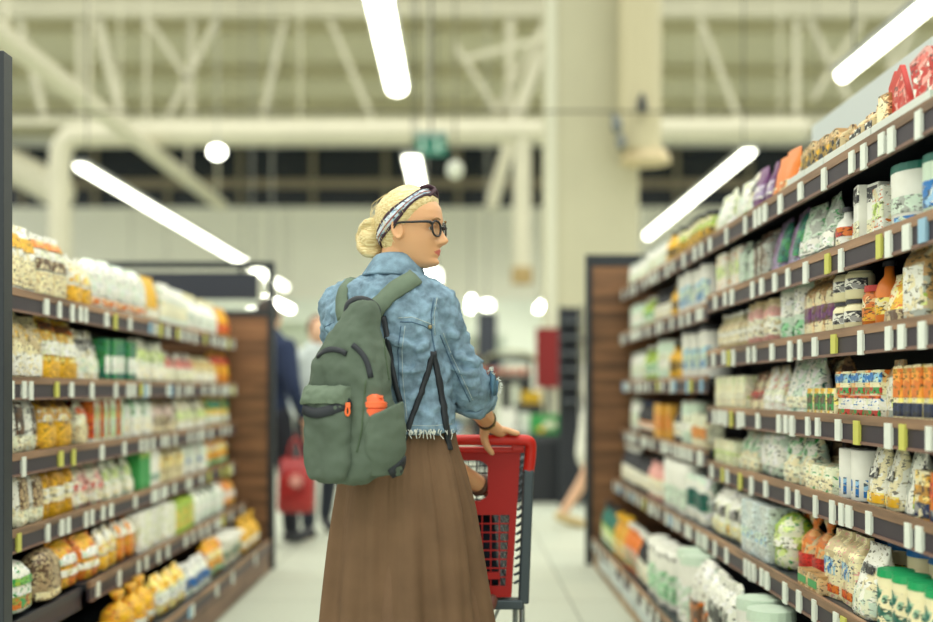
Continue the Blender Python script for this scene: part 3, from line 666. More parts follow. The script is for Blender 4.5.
# second shelf
tubW = style('protein_tub','tub',.15,.15,.2, pl('white'), [LB('mint','blue',.2,.6,10,60), LB('white','mint',.15,.75,-90,0)], (.9,1,1.02,pl('dark'),'lid'))
botG = style('juice_bottle','bottle',.07,.07,.17, pl('lime'), [LB('green','white',.15,.5,-90,90)], (.9,1,.42,pl('white'),'cap'))
botD = style('sauce_bottle','bottle',.07,.07,.18, pl('dark'), [LB('white','cream',.15,.55,-90,90)], (.9,1,.42,pl('dark'),'cap'))
canM = style('formula_can','can',.1,.1,.16, pl('mint'), [LB('pale','white',.3,.7,-90,90)], (.97,1.04,1.02,pl('grey'),'lid'))
Rb(1,622,640,'mint formula can',canM,True); Rb(1,640,650,'lime juice bottle',botG,True); Rb(1,650,668,'white-labelled dark bottle',botD,True); Rb(1,668,674,'yellow sauce bottle',botYB,True); Rb(1,674,704,'dark-lidded white tub',tubW,True,h=.22)
boxC = style('biscuit_box','box',.09,.09,.17, pr('cream','white','orange',9,.35), [LB('pale','lime',.4,.7)])
pouG = style('coffee_pouch','gusset',.11,.08,.17, pr('grey','mint',None,10,.4), [LB('dark','white',.6,.75,-95,-50)])
pouBr = style('coffee_pouch','gusset',.12,.1,.18, pr('brown','grey',None,10,.4), [LB('pale','mint',.1,.9,-95,-10)])
pouPT = style('candy_pouch','pouch',.16,.1,.19, pr('purple','lilac','teal',9,.4), [LB('teal','green',.2,.9,20,90)])
pouM = style('oat_pouch','pouch',.13,.09,.2, pr('mint','grey','green',10,.4), [LB('white','mint',.15,.4)])
cartO = style('milk_carton','bottle',.07,.07,.14, pl('white'), [LB('orange','red',.35,.55,-95,95), LB('cream','white',.1,.3,-95,95)], (.9,1,.5,pl('dark'),'cap'))
boxSt = style('stevia_box','box',.07,.07,.16, pl('white'), [LB('dark','white',.7,.95,-70,70,'dark'), LB('pale','cream',.1,.4)])
tubT = style('protein_tub','tub',.15,.15,.17, pl('white'), [LB('mint','grey',.25,.5), LB('blue','mint',.1,.2,0,60)], (.88,1,1.02,pl('teal'),'lid'))
tubB = style('protein_tub','tub',.13,.13,.16, pl('mint'), [LB('blue','white',.2,.6)], (.88,1,1.02,pl('teal'),'lid'))
Rb(1,707,736,'cream biscuit box',boxC); Rb(1,736,748,'grey coffee pouch',pouG); Rb(1,748,765,'brown coffee pouch',pouBr); Rb(1,766,797,'purple and teal candy pouch',pouPT); Rb(1,797,828,'mint oat pouch',pouM,h=.19); Rb(1,828,850,'orange-labelled milk bottle',cartO,h=.13); Rb(1,850,868,'black and white stevia box',boxSt,h=.16); Rb(1,868,876,'plain cream box',boxC,h=.14); Rb(1,878,908,'teal-lidded white tub',tubT,h=.16); Rb(1,910,1060,'mint tub with blue label',tubB,h=.16)
# third shelf
Rb(2,622,640,'white cream jar',jarW,True,h=.18); Rb(2,640,654,'lime juice bottle',botG,True,h=.2); Rb(2,654,668,'mint formula can',canM,True,h=.2); Rb(2,668,678,'yellow sauce bottle',botYB,True); Rb(2,678,704,'big white tub with dark lid',tubW,True,h=.24)
botC = style('smoothie_bottle','bottle',.075,.07,.15, pr('cream','beige',None,12,.4), [LB('white','cream',.2,.5,-90,90)], (.9,1,.45,pl('white'),'cap'))
jarC = style('puree_jar','jar',.09,.09,.16, pr('cream','pink','beige',12,.4), [LB('white','beige',.2,.6,-90,90)], (.88,1,.9,pl('beige'),'lid'))
canG = style('formula_can','can',.13,.13,.19, pl('mint'), [LB('mint','green',.1,.35,-90,90), LB('white','mint',.45,.9,-60,60)])
pouKP = style('coffee_pouch','gusset',.1,.08,.2, pr('kraft','cream','brown',12,.4), [LB('purple','brown',.25,.5)])
jarBW = style('olive_jar','jar',.08,.08,.1, pl('cream'), [LB('dark','white',.3,.65,-95,95)], (.88,1,.9,pl('dark'),'lid'))
jarRl = style('jam_jar','jar',.08,.08,.12, pr('cream','orange',None,14,.4), [LB('yellow','orange',.2,.5,-90,90)], (.86,1,.9,pl('red'),'lid'))
botOr = style('syrup_bottle','bottle',.07,.07,.18, pl('orange'), [LB('cream','yellow',.2,.45,-90,90)], (.92,1,.5,pl('dark'),'cap'))
pouYl = style('rusk_pouch','pouch',.12,.08,.13, pr('cream','yellow','orange',12,.4), [LB('brown','beige',.02,.3)])
pouTall = style('bread_pouch','gusset',.11,.06,.23, pr('kraft','grey',None,9,.3), [LB('white','cream',.15,.7,-50,40), LB('lime','cream',.2,.35,20,70)])
pouYM = style('rusk_pouch','pouch',.16,.09,.21, pr('pale','cream','mint',9,.4), [LB('gold','lime',.8,.95,-80,80)])
Rb(2,707,742,'cream smoothie bottle',botC); Rb(2,742,771,'beige puree jar',jarC); Rb(2,772,796,'tall mint formula can',canG); Rb(2,797,826,'kraft and purple pouch',pouKP,h=.19); Rb(2,827,851,'black-banded olive jar',jarBW,stack=2,h=.09,jit=.2); Rb(2,852,864,'red-lidded jam jar',jarRl); Rb(2,864,878,'orange syrup bottle',botOr); Rb(2,878,897,'cream rusk pouch',pouYl); Rb(2,898,916,'tall kraft bread pouch',pouTall,h=.22); Rb(2,917,1060,'pale lemon rusk pouch',pouYM,h=.2)
# fourth shelf
botDo = style('sauce_bottle','bottle',.07,.07,.19, pl('dark'), [LB('orange','white',.15,.4,-90,90)], (.9,1,.42,pl('navy'),'cap'))
boxOr = style('tea_box','box',.11,.08,.17, pl('gold'), [LB('orange','gold',.2,.7)])
boxCO = style('biscuit_box','box',.11,.09,.15, pr('pale','cream',None,9,.3), [LB('orange','gold',.25,.6)])
Rb(3,624,634,'plain white jar',jarW,True,h=.2); Rb(3,634,654,'orange-labelled dark bottle',botDo,True); Rb(3,654,668,'amber tea box',boxOr,True,h=.18); Rb(3,668,676,'white-labelled dark bottle',botD,True); Rb(3,676,690,'grey-lidded white can',canM,True,h=.2); Rb(3,690,704,'cream box with orange label',boxCO,True)
boxYc = style('oat_box','box',.08,.09,.13, pr('cream','pale','lime',10,.35), [LB('cream','pale',.1,.5)])
pouDB = style('date_bag','pouch',.11,.08,.14, pr('brown','cream','red',12,.4), [LB('red','brown',.3,.5)])
pouCW = style('oat_pouch','pouch',.12,.08,.16, pr('cream','white','pink',10,.4), [LB('pale','white',.2,.5)])
pouMW = style('oat_pouch','pouch',.13,.09,.18, pr('white','mint','teal',10,.35), [LB('pale','cream',.1,.3)])
boxKG = style('bar_box','box',.065,.08,.08, pr('yellow','cream',None,12,.3), [LB('green','brown',.2,.8,-20,20)])
pouKD = style('coffee_pouch','gusset',.09,.06,.21, pr('kraft','brown',None,9,.4), [LB('navy','dark',.45,.62), LB('cream','kraft',.65,.85)])
boxRG = style('soup_box','box',.1,.08,.075, pr('pale','white','blue',10,.3), [LB('red','green',.05,.35,-80,80), LB('orange','red',.85,.98,-80,80)])
boxRG2 = style('soup_box','box',.1,.08,.075, pr('orange','cream',None,10,.3), [LB('green','red',.05,.3,-80,80), LB('mint','blue',.5,.9,-80,80)])
boxYO = style('muesli_box','box',.055,.12,.135, pr('cream','yellow',None,10,.25), [LB('orange','gold',.42,.95,-30,80), LB('navy','dark',.08,.32,-20,60)])
Rb(3,707,744,'yellow-cream oat box',boxYc,jit=.3); Rb(3,744,758,'dark date bag',pouDB); Rb(3,758,778,'cream oat pouch',pouCW); Rb(3,778,806,'white and mint oat pouch',pouMW); Rb(3,806,834,'kraft and navy coffee pouch',pouKD,h=.2,inset=.11); Rb(3,806,834,'small yellow-green bar box',boxKG,jit=.2,inset=.01)
Rb(3,835,878,'red and green soup box',boxRG,jit=.2,h=.062); 
block(1,1.06,RZ[3]+.0625,835,878,'right fourth shelf','orange soup box in upper layer',boxRG2,h=.065,jit=.2)
Rb(3,878,890,'folded kraft pouch',pouTall,h=.15); Rb(3,891,1060,'slim orange muesli box',boxYO,jit=.2)
# fifth shelf
boxCg = style('oat_box','box',.08,.09,.1, pr('cream','pale','lime',10,.3), [LB('pale','lime',.2,.6)])
bagWL = style('flour_sack','sack',.14,.1,.2, pr('white','mint',None,6,.3), [LB('white','mint',.2,.6)])
pouMn = style('rice_pouch','pouch',.12,.09,.19, pr('mint','cream',None,8,.4), [LB('cream','pale',.1,.35), LB('white','green',.5,.8)])
pouBw = style('coffee_pouch','pouch',.12,.09,.19, pr('brown','beige','dark',10,.3), [LB('cream','pale',.4,.8,-70,0)])
boxKy = style('biscuit_box','box',.1,.09,.09, pr('cream','pale','green',10,.3), [LB('cream','cream',.2,.6)])
tubBl = style('salt_tub','can',.1,.1,.145, pl('white'), [LB('blue','white',.08,.42,-179,179)])
pouWB = style('quinoa_pouch','pouch',.1,.07,.18, pr('white','cream',None,10,.35), [LB('dark','white',.4,.55,-30,20), LB('yellow','cream',.05,.2)])
pouSv = style('quinoa_pouch','pouch',.11,.07,.17, pr('grey','white','dark',12,.4), [LB('lime','yellow',.1,.5,30,90)])
boxOB = style('pasta_box','box',.07,.1,.13, pr('cream','gold',None,10,.3), [LB('navy','cream',.05,.35,-60,60), LB('brown','gold',.5,.7,-60,60)])
boxOx = style('pasta_box','box',.09,.1,.13, pl('orange'), [LB('red','orange',.4,.8), LB('navy','cream',.02,.25)])
Rb(4,709,735,'lime-marked oat box',boxCg,jit=.3); Rb(4,735,752,'cream and green pouch',pouMn,h=.15); Rb(4,752,779,'large white flour sack',bagWL); Rb(4,779,804,'mint rice pouch',pouMn); Rb(4,804,829,'brown coffee pouch',pouBw,inset=.1); Rb(4,804,831,'small cream biscuit box',boxKy,jit=.3,h=.08,inset=.005)
Rb(4,834,858,'white salt tub with blue base',tubBl,h=.14,jit=0); Rb(4,862,892,'white quinoa pouch',pouWB); Rb(4,892,910,'silver quinoa pouch',pouSv); Rb(4,911,927,'cream and navy pasta box',boxOB,jit=.2,h=.115); Rb(4,928,1060,'orange pasta box',boxOx,jit=.2,h=.115)
# sixth shelf
botDW = style('oil_bottle','bottle',.085,.08,.24, pl('dark'), [LB('white','cream',.1,.5,-95,95)], (.9,1,.42,pl('white'),'cap'))
botPk = style('vinegar_bottle','bottle',.085,.08,.22, pl('pink'), [LB('cream','white',.1,.5,-95,95)], (.9,1,.42,pl('dark'),'cap'))
jugW = style('syrup_jug','tub',.13,.13,.24, pl('white'), [LB('mint','grey',.1,.5)], (.88,1,1.0,pl('white'),'lid'))
canDG = style('olive_tin','can',.12,.1,.2, pr('mint','white','teal',9,.4), [LB('teal','dark',.3,.7)])
bagWK = style('nappy_bag','bag',.13,.11,.25, pr('white','pale',None,7,.3), [LB('dark','white',.45,.65,-30,25), LB('pale','yellow',.1,.3)])
boxLB = style('nappy_box','box',.17,.12,.21, mprint((206,224,224),(222,232,226),None,7,.4), [LB('mint','blue',.3,.5,-30,30)])
bagLi = style('popcorn_bag','sack',.13,.12,.26, pr('lime','pale','green',10,.4), [LB('white','lime',.4,.6)])
bagRO = style('crisps_bag','tied',.13,.1,.25, pr('orange','beige',None,16,.4), [LB('red','red',.1,.38,-95,95)])
boxKf = style('kraft_box','box',.14,.1,.08, pr('kraft','beige',None,8,.2), [(.3,.7,-18,18,pl('green'),'logo')])
bagKf = style('bread_bag','gusset',.15,.1,.2, pr('beige','cream','pink',8,.3), [LB('cream','blue',.35,.6,-50,40), LB('orange','red',.08,.2,-50,30)])
bagWd = style('oat_bag','pouch',.14,.12,.23, pr('white','cream',None,8,.3), [LB('dark','grey',.6,.72,-20,30), LB('pale','mint',.05,.4)])
Rb(4,614,634,'dark oil bottle with white label',botDW,True); Rb(4,634,645,'white-labelled vinegar bottle',botD,True,h=.2); Rb(4,645,658,'pink vinegar bottle',botPk,True); Rb(4,658,682,'white syrup jug',jugW,True,h=.24); Rb(4,682,700,'teal and white tin',canDG,True,h=.2)
Rb(5,706,740,'white bag with black label',bagWK); Rb(5,740,766,'large pale blue box',boxLB,jit=.2); Rb(5,766,780,'lime popcorn bag',bagLi,h=.24); Rb(5,781,815,'orange and red crisps bag',bagRO,inset=.06,h=.25); Rb(5,797,817,'kraft box with green logo',style('kraft_box','box',.1,.045,.055, pr('kraft','beige',None,8,.2), [(.3,.7,-18,18,pl('green'),'logo')]),inset=.003,jit=.1); Rb(5,817,846,'beige bread bag',bagKf); Rb(5,847,868,'white oat bag',bagWd,h=.2)
tubBL = style('yogurt_tub','tub',.13,.13,.15, pl('cream'), [LB('yellow','navy',.2,.7,-95,95)], (.9,1,1.04,pl('blue'),'lid'))
tubGL = style('yogurt_tub','tub',.085,.085,.115, pl('cream'), [LB('cream','teal',.1,.75,-95,95)], (.88,1,1.04,mat((30,160,96),.4),'lid'))
Rb(5,870,1060,'green-lidded pot',tubGL,inset=.005,jit=.2,h=.15); Rb(5,862,1060,'blue-lidded pot',tubBL,inset=.12,jit=.2,h=.185)
# bottom shelf
botDg = style('oil_bottle','bottle',.08,.08,.26, pl('teal'), [LB('lime','white',.1,.5,-95,95)], (.9,1,.42,pl('dark'),'cap'))
botYo = style('oil_bottle','bottle',.09,.08,.25, pl('gold'), [LB('yellow','white',.1,.5,-95,95)], (.9,1,.6,pl('yellow'),'cap'))
botOo = style('oil_bottle','bottle',.09,.08,.24, pl('orange'), [LB('pink','green',.1,.5,-95,95)], (.9,1,.42,pl('white'),'cap'))
tubWD = style('detergent_tub','tub',.11,.11,.26, pl('white'), [(.78,.84,-179,179,pl('dark'),'band'), LB('mint','green',.1,.55)], (.88,1,.8,pl('white'),'lid'))
bagWBr = style('rice_bag','sack',.16,.13,.27, pr('white','mint','brown',8,.3), [LB('brown','orange',.1,.5)])
cartOB = style('milk_carton','gusset',.11,.1,.29, pr('white','pale',None,8,.3), [LB('dark','grey',.5,.72,-40,40), LB('gold','orange',.1,.42,-60,60)])
jugWh = style('syrup_jug','tub',.15,.15,.29, pl('white'), [LB('mint','white',.1,.6)], (.88,1,1.02,pl('mint'),'lid'))
bagGr = style('pea_bag','sack',.18,.15,.22, pr('mint','lime','green',8,.4), [LB('pale','green',.2,.6)])
bagKs = style('kraft_box','box',.12,.1,.15, pr('kraft','beige','brown',8,.3), [LB('cream','lime',.2,.6)])
Rb(5,597,612,'green-labelled oil bottle',botDg,True); Rb(5,612,622,'golden oil bottle',botYo,True); Rb(5,622,634,'orange oil bottle',botOo,True)
Rb(5,634,645,'dark oil bottle',botDW,True,h=.24)
Rb(6,668,684,'white sauce jug',jugWh,h=.30); Rb(6,684,704,'brown and white rice bag',bagWBr,h=.30); Rb(6,704,728,'orange and black carton',cartOB,h=.31); Rb(6,728,752,'white syrup jug',jugWh); Rb(6,752,800,'lime pea sack',bagGr); Rb(6,800,860,'kraft box',bagKs)
Rb(5,645,665,'banded white tub',tubWD,True,h=.27)
# ------------------------------------------------------------ far part of the shop
def px_box(bm, xa, xb, ya, yb, Y, depth):
    a = P(xa, yb, Y); b_ = P(xb, ya, Y); box(bm, a.x, b_.x, Y, Y + depth, max(0, a.z), b_.z)
YK = F * H / 113
t = obj('counter', (lambda bm: (px_box(bm, 494, 590, 441, 503.5, YK, .5), bm)[1])(B()), mat((30, 34, 42), .5), bev=.01); tag(t, 'low black counter standing beyond the red cart', 'counter')
zk = P(0, 441, YK).z
bm = B(); px_box(bm, 495, 588, 436, 441, YK + .01, .48); obj('counter_top', bm, mat((70, 74, 80), .4), t)
def onK(px, dy=.2): v = P(px, 441, YK + dy); v.z = zk + P(0, 436, YK).z - P(0, 441, YK).z + .012; return v
p = onK(546); bm = B(); box(bm, -.17, .17, -.12, .12, 0, .2)
g = obj('crate', bm, pl('green'), bev=.012); g.location = p; tag(g, 'green printed crate on the black counter', 'crate')
bm = B(); ellipsoid(bm, (.03, -.121, .1), (.07, .004, .045)); obj('logo', bm, pl('pale'), g, label='pale oval mark'); bm = B(); ellipsoid(bm, (-.06, -.122, .05), (.04, .004, .03)); obj('logo', bm, pl('yellow'), g, label='yellow round mark')
for i, (px, c, h_, w_, l) in enumerate(((508, 'white', .26, .17, 'white carton left of the green crate'), (524, 'mint', .22, .1, 'mint carton touching the green crate'), (575, 'white', .3, .2, 'white carton right of the green crate'))):
    p = onK(px); bm = B(); box(bm, -w_/2, w_/2, -.1, .1, 0, h_); o = obj('carton', bm, pr(c, 'white', None, 8, .4), bev=.006); o.location = p; tag(o, l, 'carton', 'cartons on the black counter')
# fruit stand with dark back, fruit trays, yellow crate
YS = 14.0; ks = F / YS
t = empty('fruit_stand', P(500, 500, YS), 'black fruit stand with pale arched canopy in the distance', 'stand'); kids = []; t.location.z = 0
bm = B(); px_box(bm, 472, 532, 376, 440, YS, .6); px_box(bm, 498, 530, 440, 492, YS + .1, .4); kids.append(obj('cabinet', bm, mat((44, 44, 48), .6), t))
bm = B(); px_box(bm, 474, 530, 356, 362, YS + .5, .05); 
for q in (474, 530): prism(bm, P(q, 376, YS + .5), P(q, 356, YS + .5), .04, .04)
kids.append(obj('back_frame', bm, BLACK, t))
bm = B(); rings = []
for k in range(11):
    a = math.pi*k/10; c = P(510, 366, YS + .3); rings.append([c + Vector((.38*math.cos(a), -.3, .2*math.sin(a))), c + Vector((.38*math.cos(a), .3, .2*math.sin(a))), c + Vector((.36*math.cos(a), .3, .18*math.sin(a))), c + Vector((.36*math.cos(a), -.3, .18*math.sin(a)))])
loft(bm, rings); kids.append(obj('canopy', bm, mat((206, 204, 170), .6), t))
for q in (497, 515): 
    bm = B(); px_box(bm, q-4, q+4, 384, 428, YS - .02, .02); kids.append(obj('panel', bm, mat((216, 222, 206), .6), t))
rebase(t, kids)
for i, q in enumerate((480, 489, 498, 508, 517, 525)):
    v = P(q, 376, YS + .1); bm = B(); ellipsoid(bm, (0, 0, .07), (.056, .056, .056)); o = obj('melon', bm, mat((216, 130, 110), .5), smooth=True); o.location = (v.x, YS + .12, v.z - 0.012)
    tag(o, ['leftmost of six', 'second', 'third', 'fourth', 'fifth', 'rightmost of six'][i] + ' pinkish melons from the left on the fruit stand', 'melon', 'melons on the fruit stand')
v = P(533, 404, 12.6); 
t = empty('crate_stack', (v.x, 12.9, 0), 'grey crate tower carrying a yellow bin by the column', 'stack')
bm = B(); box(bm, -.2, .2, -.15, .15, 0, v.z); obj('crate', bm, mat((60, 62, 66), .6), t); bm = B(); box(bm, -.11, .11, -.12, .12, v.z, v.z + .15); obj('bin', bm, mat((220, 180, 50), .5), t)
# dark slim column sign, red banner, black rack
t = empty('display_tower', (P(487, 0, 16).x, 16, 0), 'tall dark display tower under a round lamp', 'display')
bm = B(); wd = 9.5/(F/16); box(bm, -wd, wd, -.1, .1, .0, H + (HY-313)/(F/16)); obj('cabinet', bm, mat((52, 56, 66), .5), t, bev=.01); bm = B(); box(bm, -wd*.85, wd*.85, -.115, -.1, 1.0, H + (HY-318)/(F/16)); obj('screen', bm, mat((62, 66, 78), .3), t)
YB = 11.8; kb = F / YB
t = empty('banner_stand', (P(547.5, 0, YB).x, YB, 0), 'dark red banner standing in front of the column', 'banner')
wd = 11.5/kb; bm = B(); box(bm, -wd, wd, -.02, .02, H + (HY-388)/kb, H + (HY-328)/kb); obj('banner', bm, mat((132, 26, 28), .7), t)
bm = B(); box(bm, -.02, .02, .02, .05, 0, H + (HY-330)/kb); obj('pole', bm, BLACK, t)
bm = B(); box(bm, -.12, .12, -.02, .1, 0, .02); obj('foot', bm, BLACK, t)
YR = 10.8; kr = F / YR
t = empty('wire_rack', (P(571, 0, YR).x, YR, 0), 'black open rack with grey tiers beside the right end frame', 'rack'); wd = 10.5/kr
bm = B(); box(bm, -wd, wd, .2, .24, 0, H + (HY-306)/kr); obj('back', bm, mat((34, 38, 46), .6), t)
for py in (322, 338, 354, 370, 386, 402):
    bm = B(); z = H + (HY-py)/kr; box(bm, -wd, wd, -.02, .2, z, z + .015); obj('tier', bm, mat((110, 116, 122), .5), t)
for q in (-1, 1):
    bm = B(); box(bm, q*wd - .012, q*wd + .012, -.02, .01, 0, H + (HY-306)/kr); obj('post', bm, BLACK, t)
# far shelving with coloured stock, seen blurred between the aisles
rnd = random.Random(5)
for gi, (x0, x1, Y, top, lab) in enumerate(((-6.2, -2.0, 17, 2.25, 'distant pale shelving stocked with cartons, left of the walkway'), (-1.2, 1.0, 24, 2.35, 'distant pale shelving stocked with cartons, middle of the hall'), (-7.5, -2.4, 28, 3.0, 'most distant pale shelving stocked with cartons'))):
    t = empty('display_shelving', ((x0+x1)/2, Y, 0), lab, 'shelving', ); kids = []
    bm = B(); box(bm, x0, x1, Y + .45, Y + .5, 0, top); kids.append(obj('back_panel', bm, mat((218, 228, 214), .6), t))
    bm = B(); box(bm, x0, x1, Y, Y + .45, top - .04, top); kids.append(obj('canopy', bm, mat((224, 232, 220), .6), t))
    for z in (.15, .62, 1.08, 1.54):
        bm = B(); box(bm, x0, x1, Y, Y + .45, z - .03, z); kids.append(obj('shelf', bm, WHITE, t))
    rebase(t, kids)
    for ri, z in enumerate((.15, .62, 1.08, 1.54)):
        x = x0 + .1; i = 0
        while x < x1 - .35:
            wd = .26 + rnd.random()*.22
            if x + wd > x1: break
            if not (-3.3 < x*F/Y/100 < 1.9): x += wd + .05; continue
            c = rnd.choice(['white', 'cream', 'mint', 'red', 'yellow', 'blue', 'pale', 'navy', 'orange', 'teal', 'brown', 'pink'])
            bm = B(); box(bm, 0, wd, .06, .34, 0, .22 + rnd.random()*.16); o = obj('carton', bm, pr(c, 'white', None, 5, .3), bev=.008); o.location = (x, Y, z + .002)
            tag(o, '%s %s carton from the left on %s tier of the %s distant shelving' % (ORD[i % 24], c, ['lowest', 'second', 'third', 'top'][ri], ['left', 'middle', 'farthest'][gi]), 'carton', 'cartons on the distant shelving'); i += 1
            x += wd + .03

# ------------------------------------------------------------ people in the distance
def person(loc, face, label, height=1.75, hair=(90, 70, 55), top=(40, 56, 90), legs=(40, 44, 54), skirt=None, shoes=(40, 40, 44), stride=.12, arm=(0, 0), bare=False, head_turn=0, hold=None):
    t_loc = Vector((loc[0], loc[1], 0)); rot = Matrix.Rotation(face, 3, 'Z'); k = height / 1.75
    def W(x, y, z): return t_loc + rot @ (Vector((x, y, z)) * k)
    SK = mat((222, 178, 146), .5, var=.04, scale=8)
    bm = B()
    ellipsoid(bm, W(0, .015, 1.62), (.076*k, .095*k, .118*k), rot); ellipsoid(bm, W(0, .108, 1.60), (.014, .02, .022), rot, 8)
    tube(bm, [W(0, -.01, 1.40), W(0, 0, 1.55)], .055*k)
    tube(bm, [W(0, 0, 1.42), W(0, 0, 1.25), W(0, 0, 1.08), W(0, 0, .93)], [.13*k, .15*k, .125*k, .15*k], flat=.72, fdir=rot @ Vector((0,1,0)))
    F_ = []
    for s in (-1, 1):
        st = stride * s
        hip = W(.09*s, 0, .9); kn = W(.10*s, st*.55 + .03, .5); an = W(.10*s, st*1.35 - .03, .09 if st >= 0 else .13)
        tube(bm, [hip, kn, an], [.085*k, .056*k, .04*k]); toe = W(.11*s, st*1.35 + .13, .035 if st >= 0 else .03)
        tube(bm, [W(.10*s, st*1.35 - .05, .05 if st >= 0 else .09), toe], [.038*k, .03*k]); F_.append((hip, kn, an, toe, s, st))
        sh = W(.19*s, 0, 1.40); el = W(.25*s, -.03 + arm[0], 1.12); wr = W(.25*s, .10 + arm[1], .88)
        tube(bm, [sh, el, wr], [.05*k, .038*k, .028*k]); pa = wr + rot @ Vector((0, .02, -.07)); tube(bm, [wr, pa], [.028, .036], flat=.6)
        for q in range(4): tube(bm, [pa + rot @ Vector((0, -.024 + .016*q, -.01)), pa + rot @ Vector((0, -.024 + .016*q + .01, -.06)), pa + rot @ Vector((-.02*s, -.02 + .016*q + .012, -.085))], .009, seg=6)
        tube(bm, [pa + rot @ Vector((-.01*s, .03, .03)), pa + rot @ Vector((-.02*s, .055, -.02))], .01, seg=6)
    b = voxel(obj('person', bm, SK), .010, 2); tag(b, label, 'person')
    bm = B(); tube(bm, [W(0, 0, 1.41), W(0, 0, 1.25), W(0, 0, 1.08), W(0, 0, .95)], [.15*k, .172*k, .15*k, .17*k], flat=.74, fdir=rot @ Vector((0,1,0)))
    for s in (-1, 1): tube(bm, [W(.17*s, 0, 1.40), W(.25*s, -.03 + arm[0], 1.12)] + ([W(.25*s, .08 + arm[1], .93)] if not bare else []), [.075*k, .058*k] + ([.046*k] if not bare else []))
    voxel(obj('shirt', bm, mat(top, .8, var=.08, scale=12), b), .014, 3)
    bm = B()
    if skirt: tube(bm, [W(0, 0, 1.0), W(0, 0, .8), W(0, 0, skirt)], [.15*k, .19*k, .21*k], flat=.85, fdir=rot @ Vector((0,1,0)), ends=True); lm = legs
    else:
        tube(bm, [W(0, 0, 1.0), W(0, 0, .88)], [.155*k, .165*k], flat=.8, fdir=rot @ Vector((0,1,0)))
        for (hip, kn, an, toe, s, st) in F_: tube(bm, [hip, kn, an + Vector((0,0,.02))], [.105*k, .075*k, .06*k])
    voxel(obj('skirt' if skirt else 'trousers', bm, mat(legs, .8, var=.08, scale=12), b), .014, 3)
    for (hip, kn, an, toe, s, st) in F_:
        bm = B(); d = (toe - an).normalized(); heel = W(.10*s, st*1.35 - .06, .055 if st >= 0 else .1); tube(bm, [heel, (heel+toe)/2, toe + Vector((0,0,.012))], [.05, .05, .042], flat=.9); voxel(obj('shoe', bm, mat(shoes, .6), b), .01, 1)
    bm = B(); ellipsoid(bm, W(0, -.012, 1.645), (.088*k, .098*k, .112*k), rot); voxel(obj('hair', bm, mat(hair, .7, var=.15, scale=30), b), .01, 2)
    return b
person((-1.42*1.0, 8.15), R(-30), 'person in a navy coat walking behind the left end frame, holding red bag', 1.82, hair=(60, 50, 44), top=(28, 44, 78), legs=(30, 34, 46), shoes=(40, 42, 48))
person((-1.13, 8.75), R(200), 'person in pale top and dark trousers, mostly behind the green backpack', 1.74, hair=(110, 70, 50), top=(196, 206, 206), legs=(36, 42, 56), stride=.1)
person((1.14, 9.25), R(-90), 'person in a white outfit with bare legs, mostly behind the right end frame', 1.66, hair=(110, 90, 60), top=(226, 222, 206), legs=(228, 228, 214), skirt=.66, shoes=(196, 176, 130), stride=-.2, bare=True)
# red carrier bag held by the person in navy
hx = P(296, 455, 7.95)
t = empty('carrier_bag', (hx.x, 7.95, 0), 'red carrier bag with white print hanging beside the person in navy', 'bag'); kids = []
bm = B(); rings = []
for z_, w_, d_ in ((H + (HY-512)/138, .12, .05), (H + (HY-508)/138, .135, .07), (H + (HY-480)/138, .13, .07), (H + (HY-458)/138, .105, .03)): rings.append([Vector((hx.x + math.copysign(abs(math.cos(a))**.5, math.cos(a))*w_, 7.95 + math.copysign(abs(math.sin(a))**.5, math.sin(a))*d_, z_)) for a in [2*math.pi*k/24 for k in range(24)]])
loft(bm, rings); kids.append(obj('bag_body', bm, mprint((160, 36, 38), (170, 40, 40), None, 6, .3), t, smooth=True))
bm = B()
for q in range(9):
    a = 2*math.pi*q/9; c = Vector((hx.x + .01, 7.876, H + (HY-480)/138)); tube(bm, [c + Vector((math.cos(a)*.015, 0, math.sin(a)*.015)), c + Vector((math.cos(a)*.05, -.002, math.sin(a)*.05))], [.012, .006], seg=6)
kids.append(obj('print', bm, pl('pink'), t, label='white starburst print'))
bm = B(); z = H + (HY-458)/138; tube(bm, [(hx.x-.06, 7.95, z-.01), (hx.x-.04, 7.95, z+.10), (hx.x-.0, 7.95, z+.15), (hx.x+.03, 7.95, z+.1), (hx.x+.06, 7.95, z-.01)], .006, seg=6); kids.append(obj('handle', bm, pl('red'), t))
rebase(t, kids)

# ------------------------------------------------------------ the woman
def itp(tab, v):
    if v <= tab[0][0]: return tab[0][1]
    for (a, b_) in zip(tab, tab[1:]):
        if v <= b_[0]:
            t = (v - a[0]) / (b_[0] - a[0]); return a[1] + (b_[1] - a[1]) * t
    return tab[-1][1]
HO = P(409, 268.5, Y0); A18 = R(18)
HF = Vector((math.cos(A18), -math.sin(A18), 0)); HL = Vector((math.sin(A18), math.cos(A18), 0))
def HW(x, y, z): return HO + HF*x + HL*y + Vector((0, 0, z))
fx_t = [(0,.052),(.006,.074),(.015,.079),(.03,.0815),(.06,.0855),(.1,.087),(.13,.0925),(.15,.092),(.165,.088),(.18,.078),(.195,.062),(.208,.042),(.217,.022),(.222,.002)]
bx_t = [(0,.0),(.02,.02),(.04,.045),(.06,.062),(.09,.080),(.13,.088),(.16,.084),(.185,.068),(.2,.050),(.212,.030),(.222,.002)]
wd_t = [(0,.024),(.008,.036),(.02,.046),(.04,.056),(.065,.065),(.09,.071),(.12,.0735),(.15,.072),(.17,.066),(.19,.052),(.205,.036),(.216,.020),(.222,.002)]
ns_t = [(.054,0),(.058,.006),(.062,.018),(.066,.027),(.071,.0295),(.076,.027),(.085,.020),(.095,.0135),(.105,.008),(.118,.003),(.126,0)]
g = lambda v, s: math.exp(-.5*(v/s)**2)
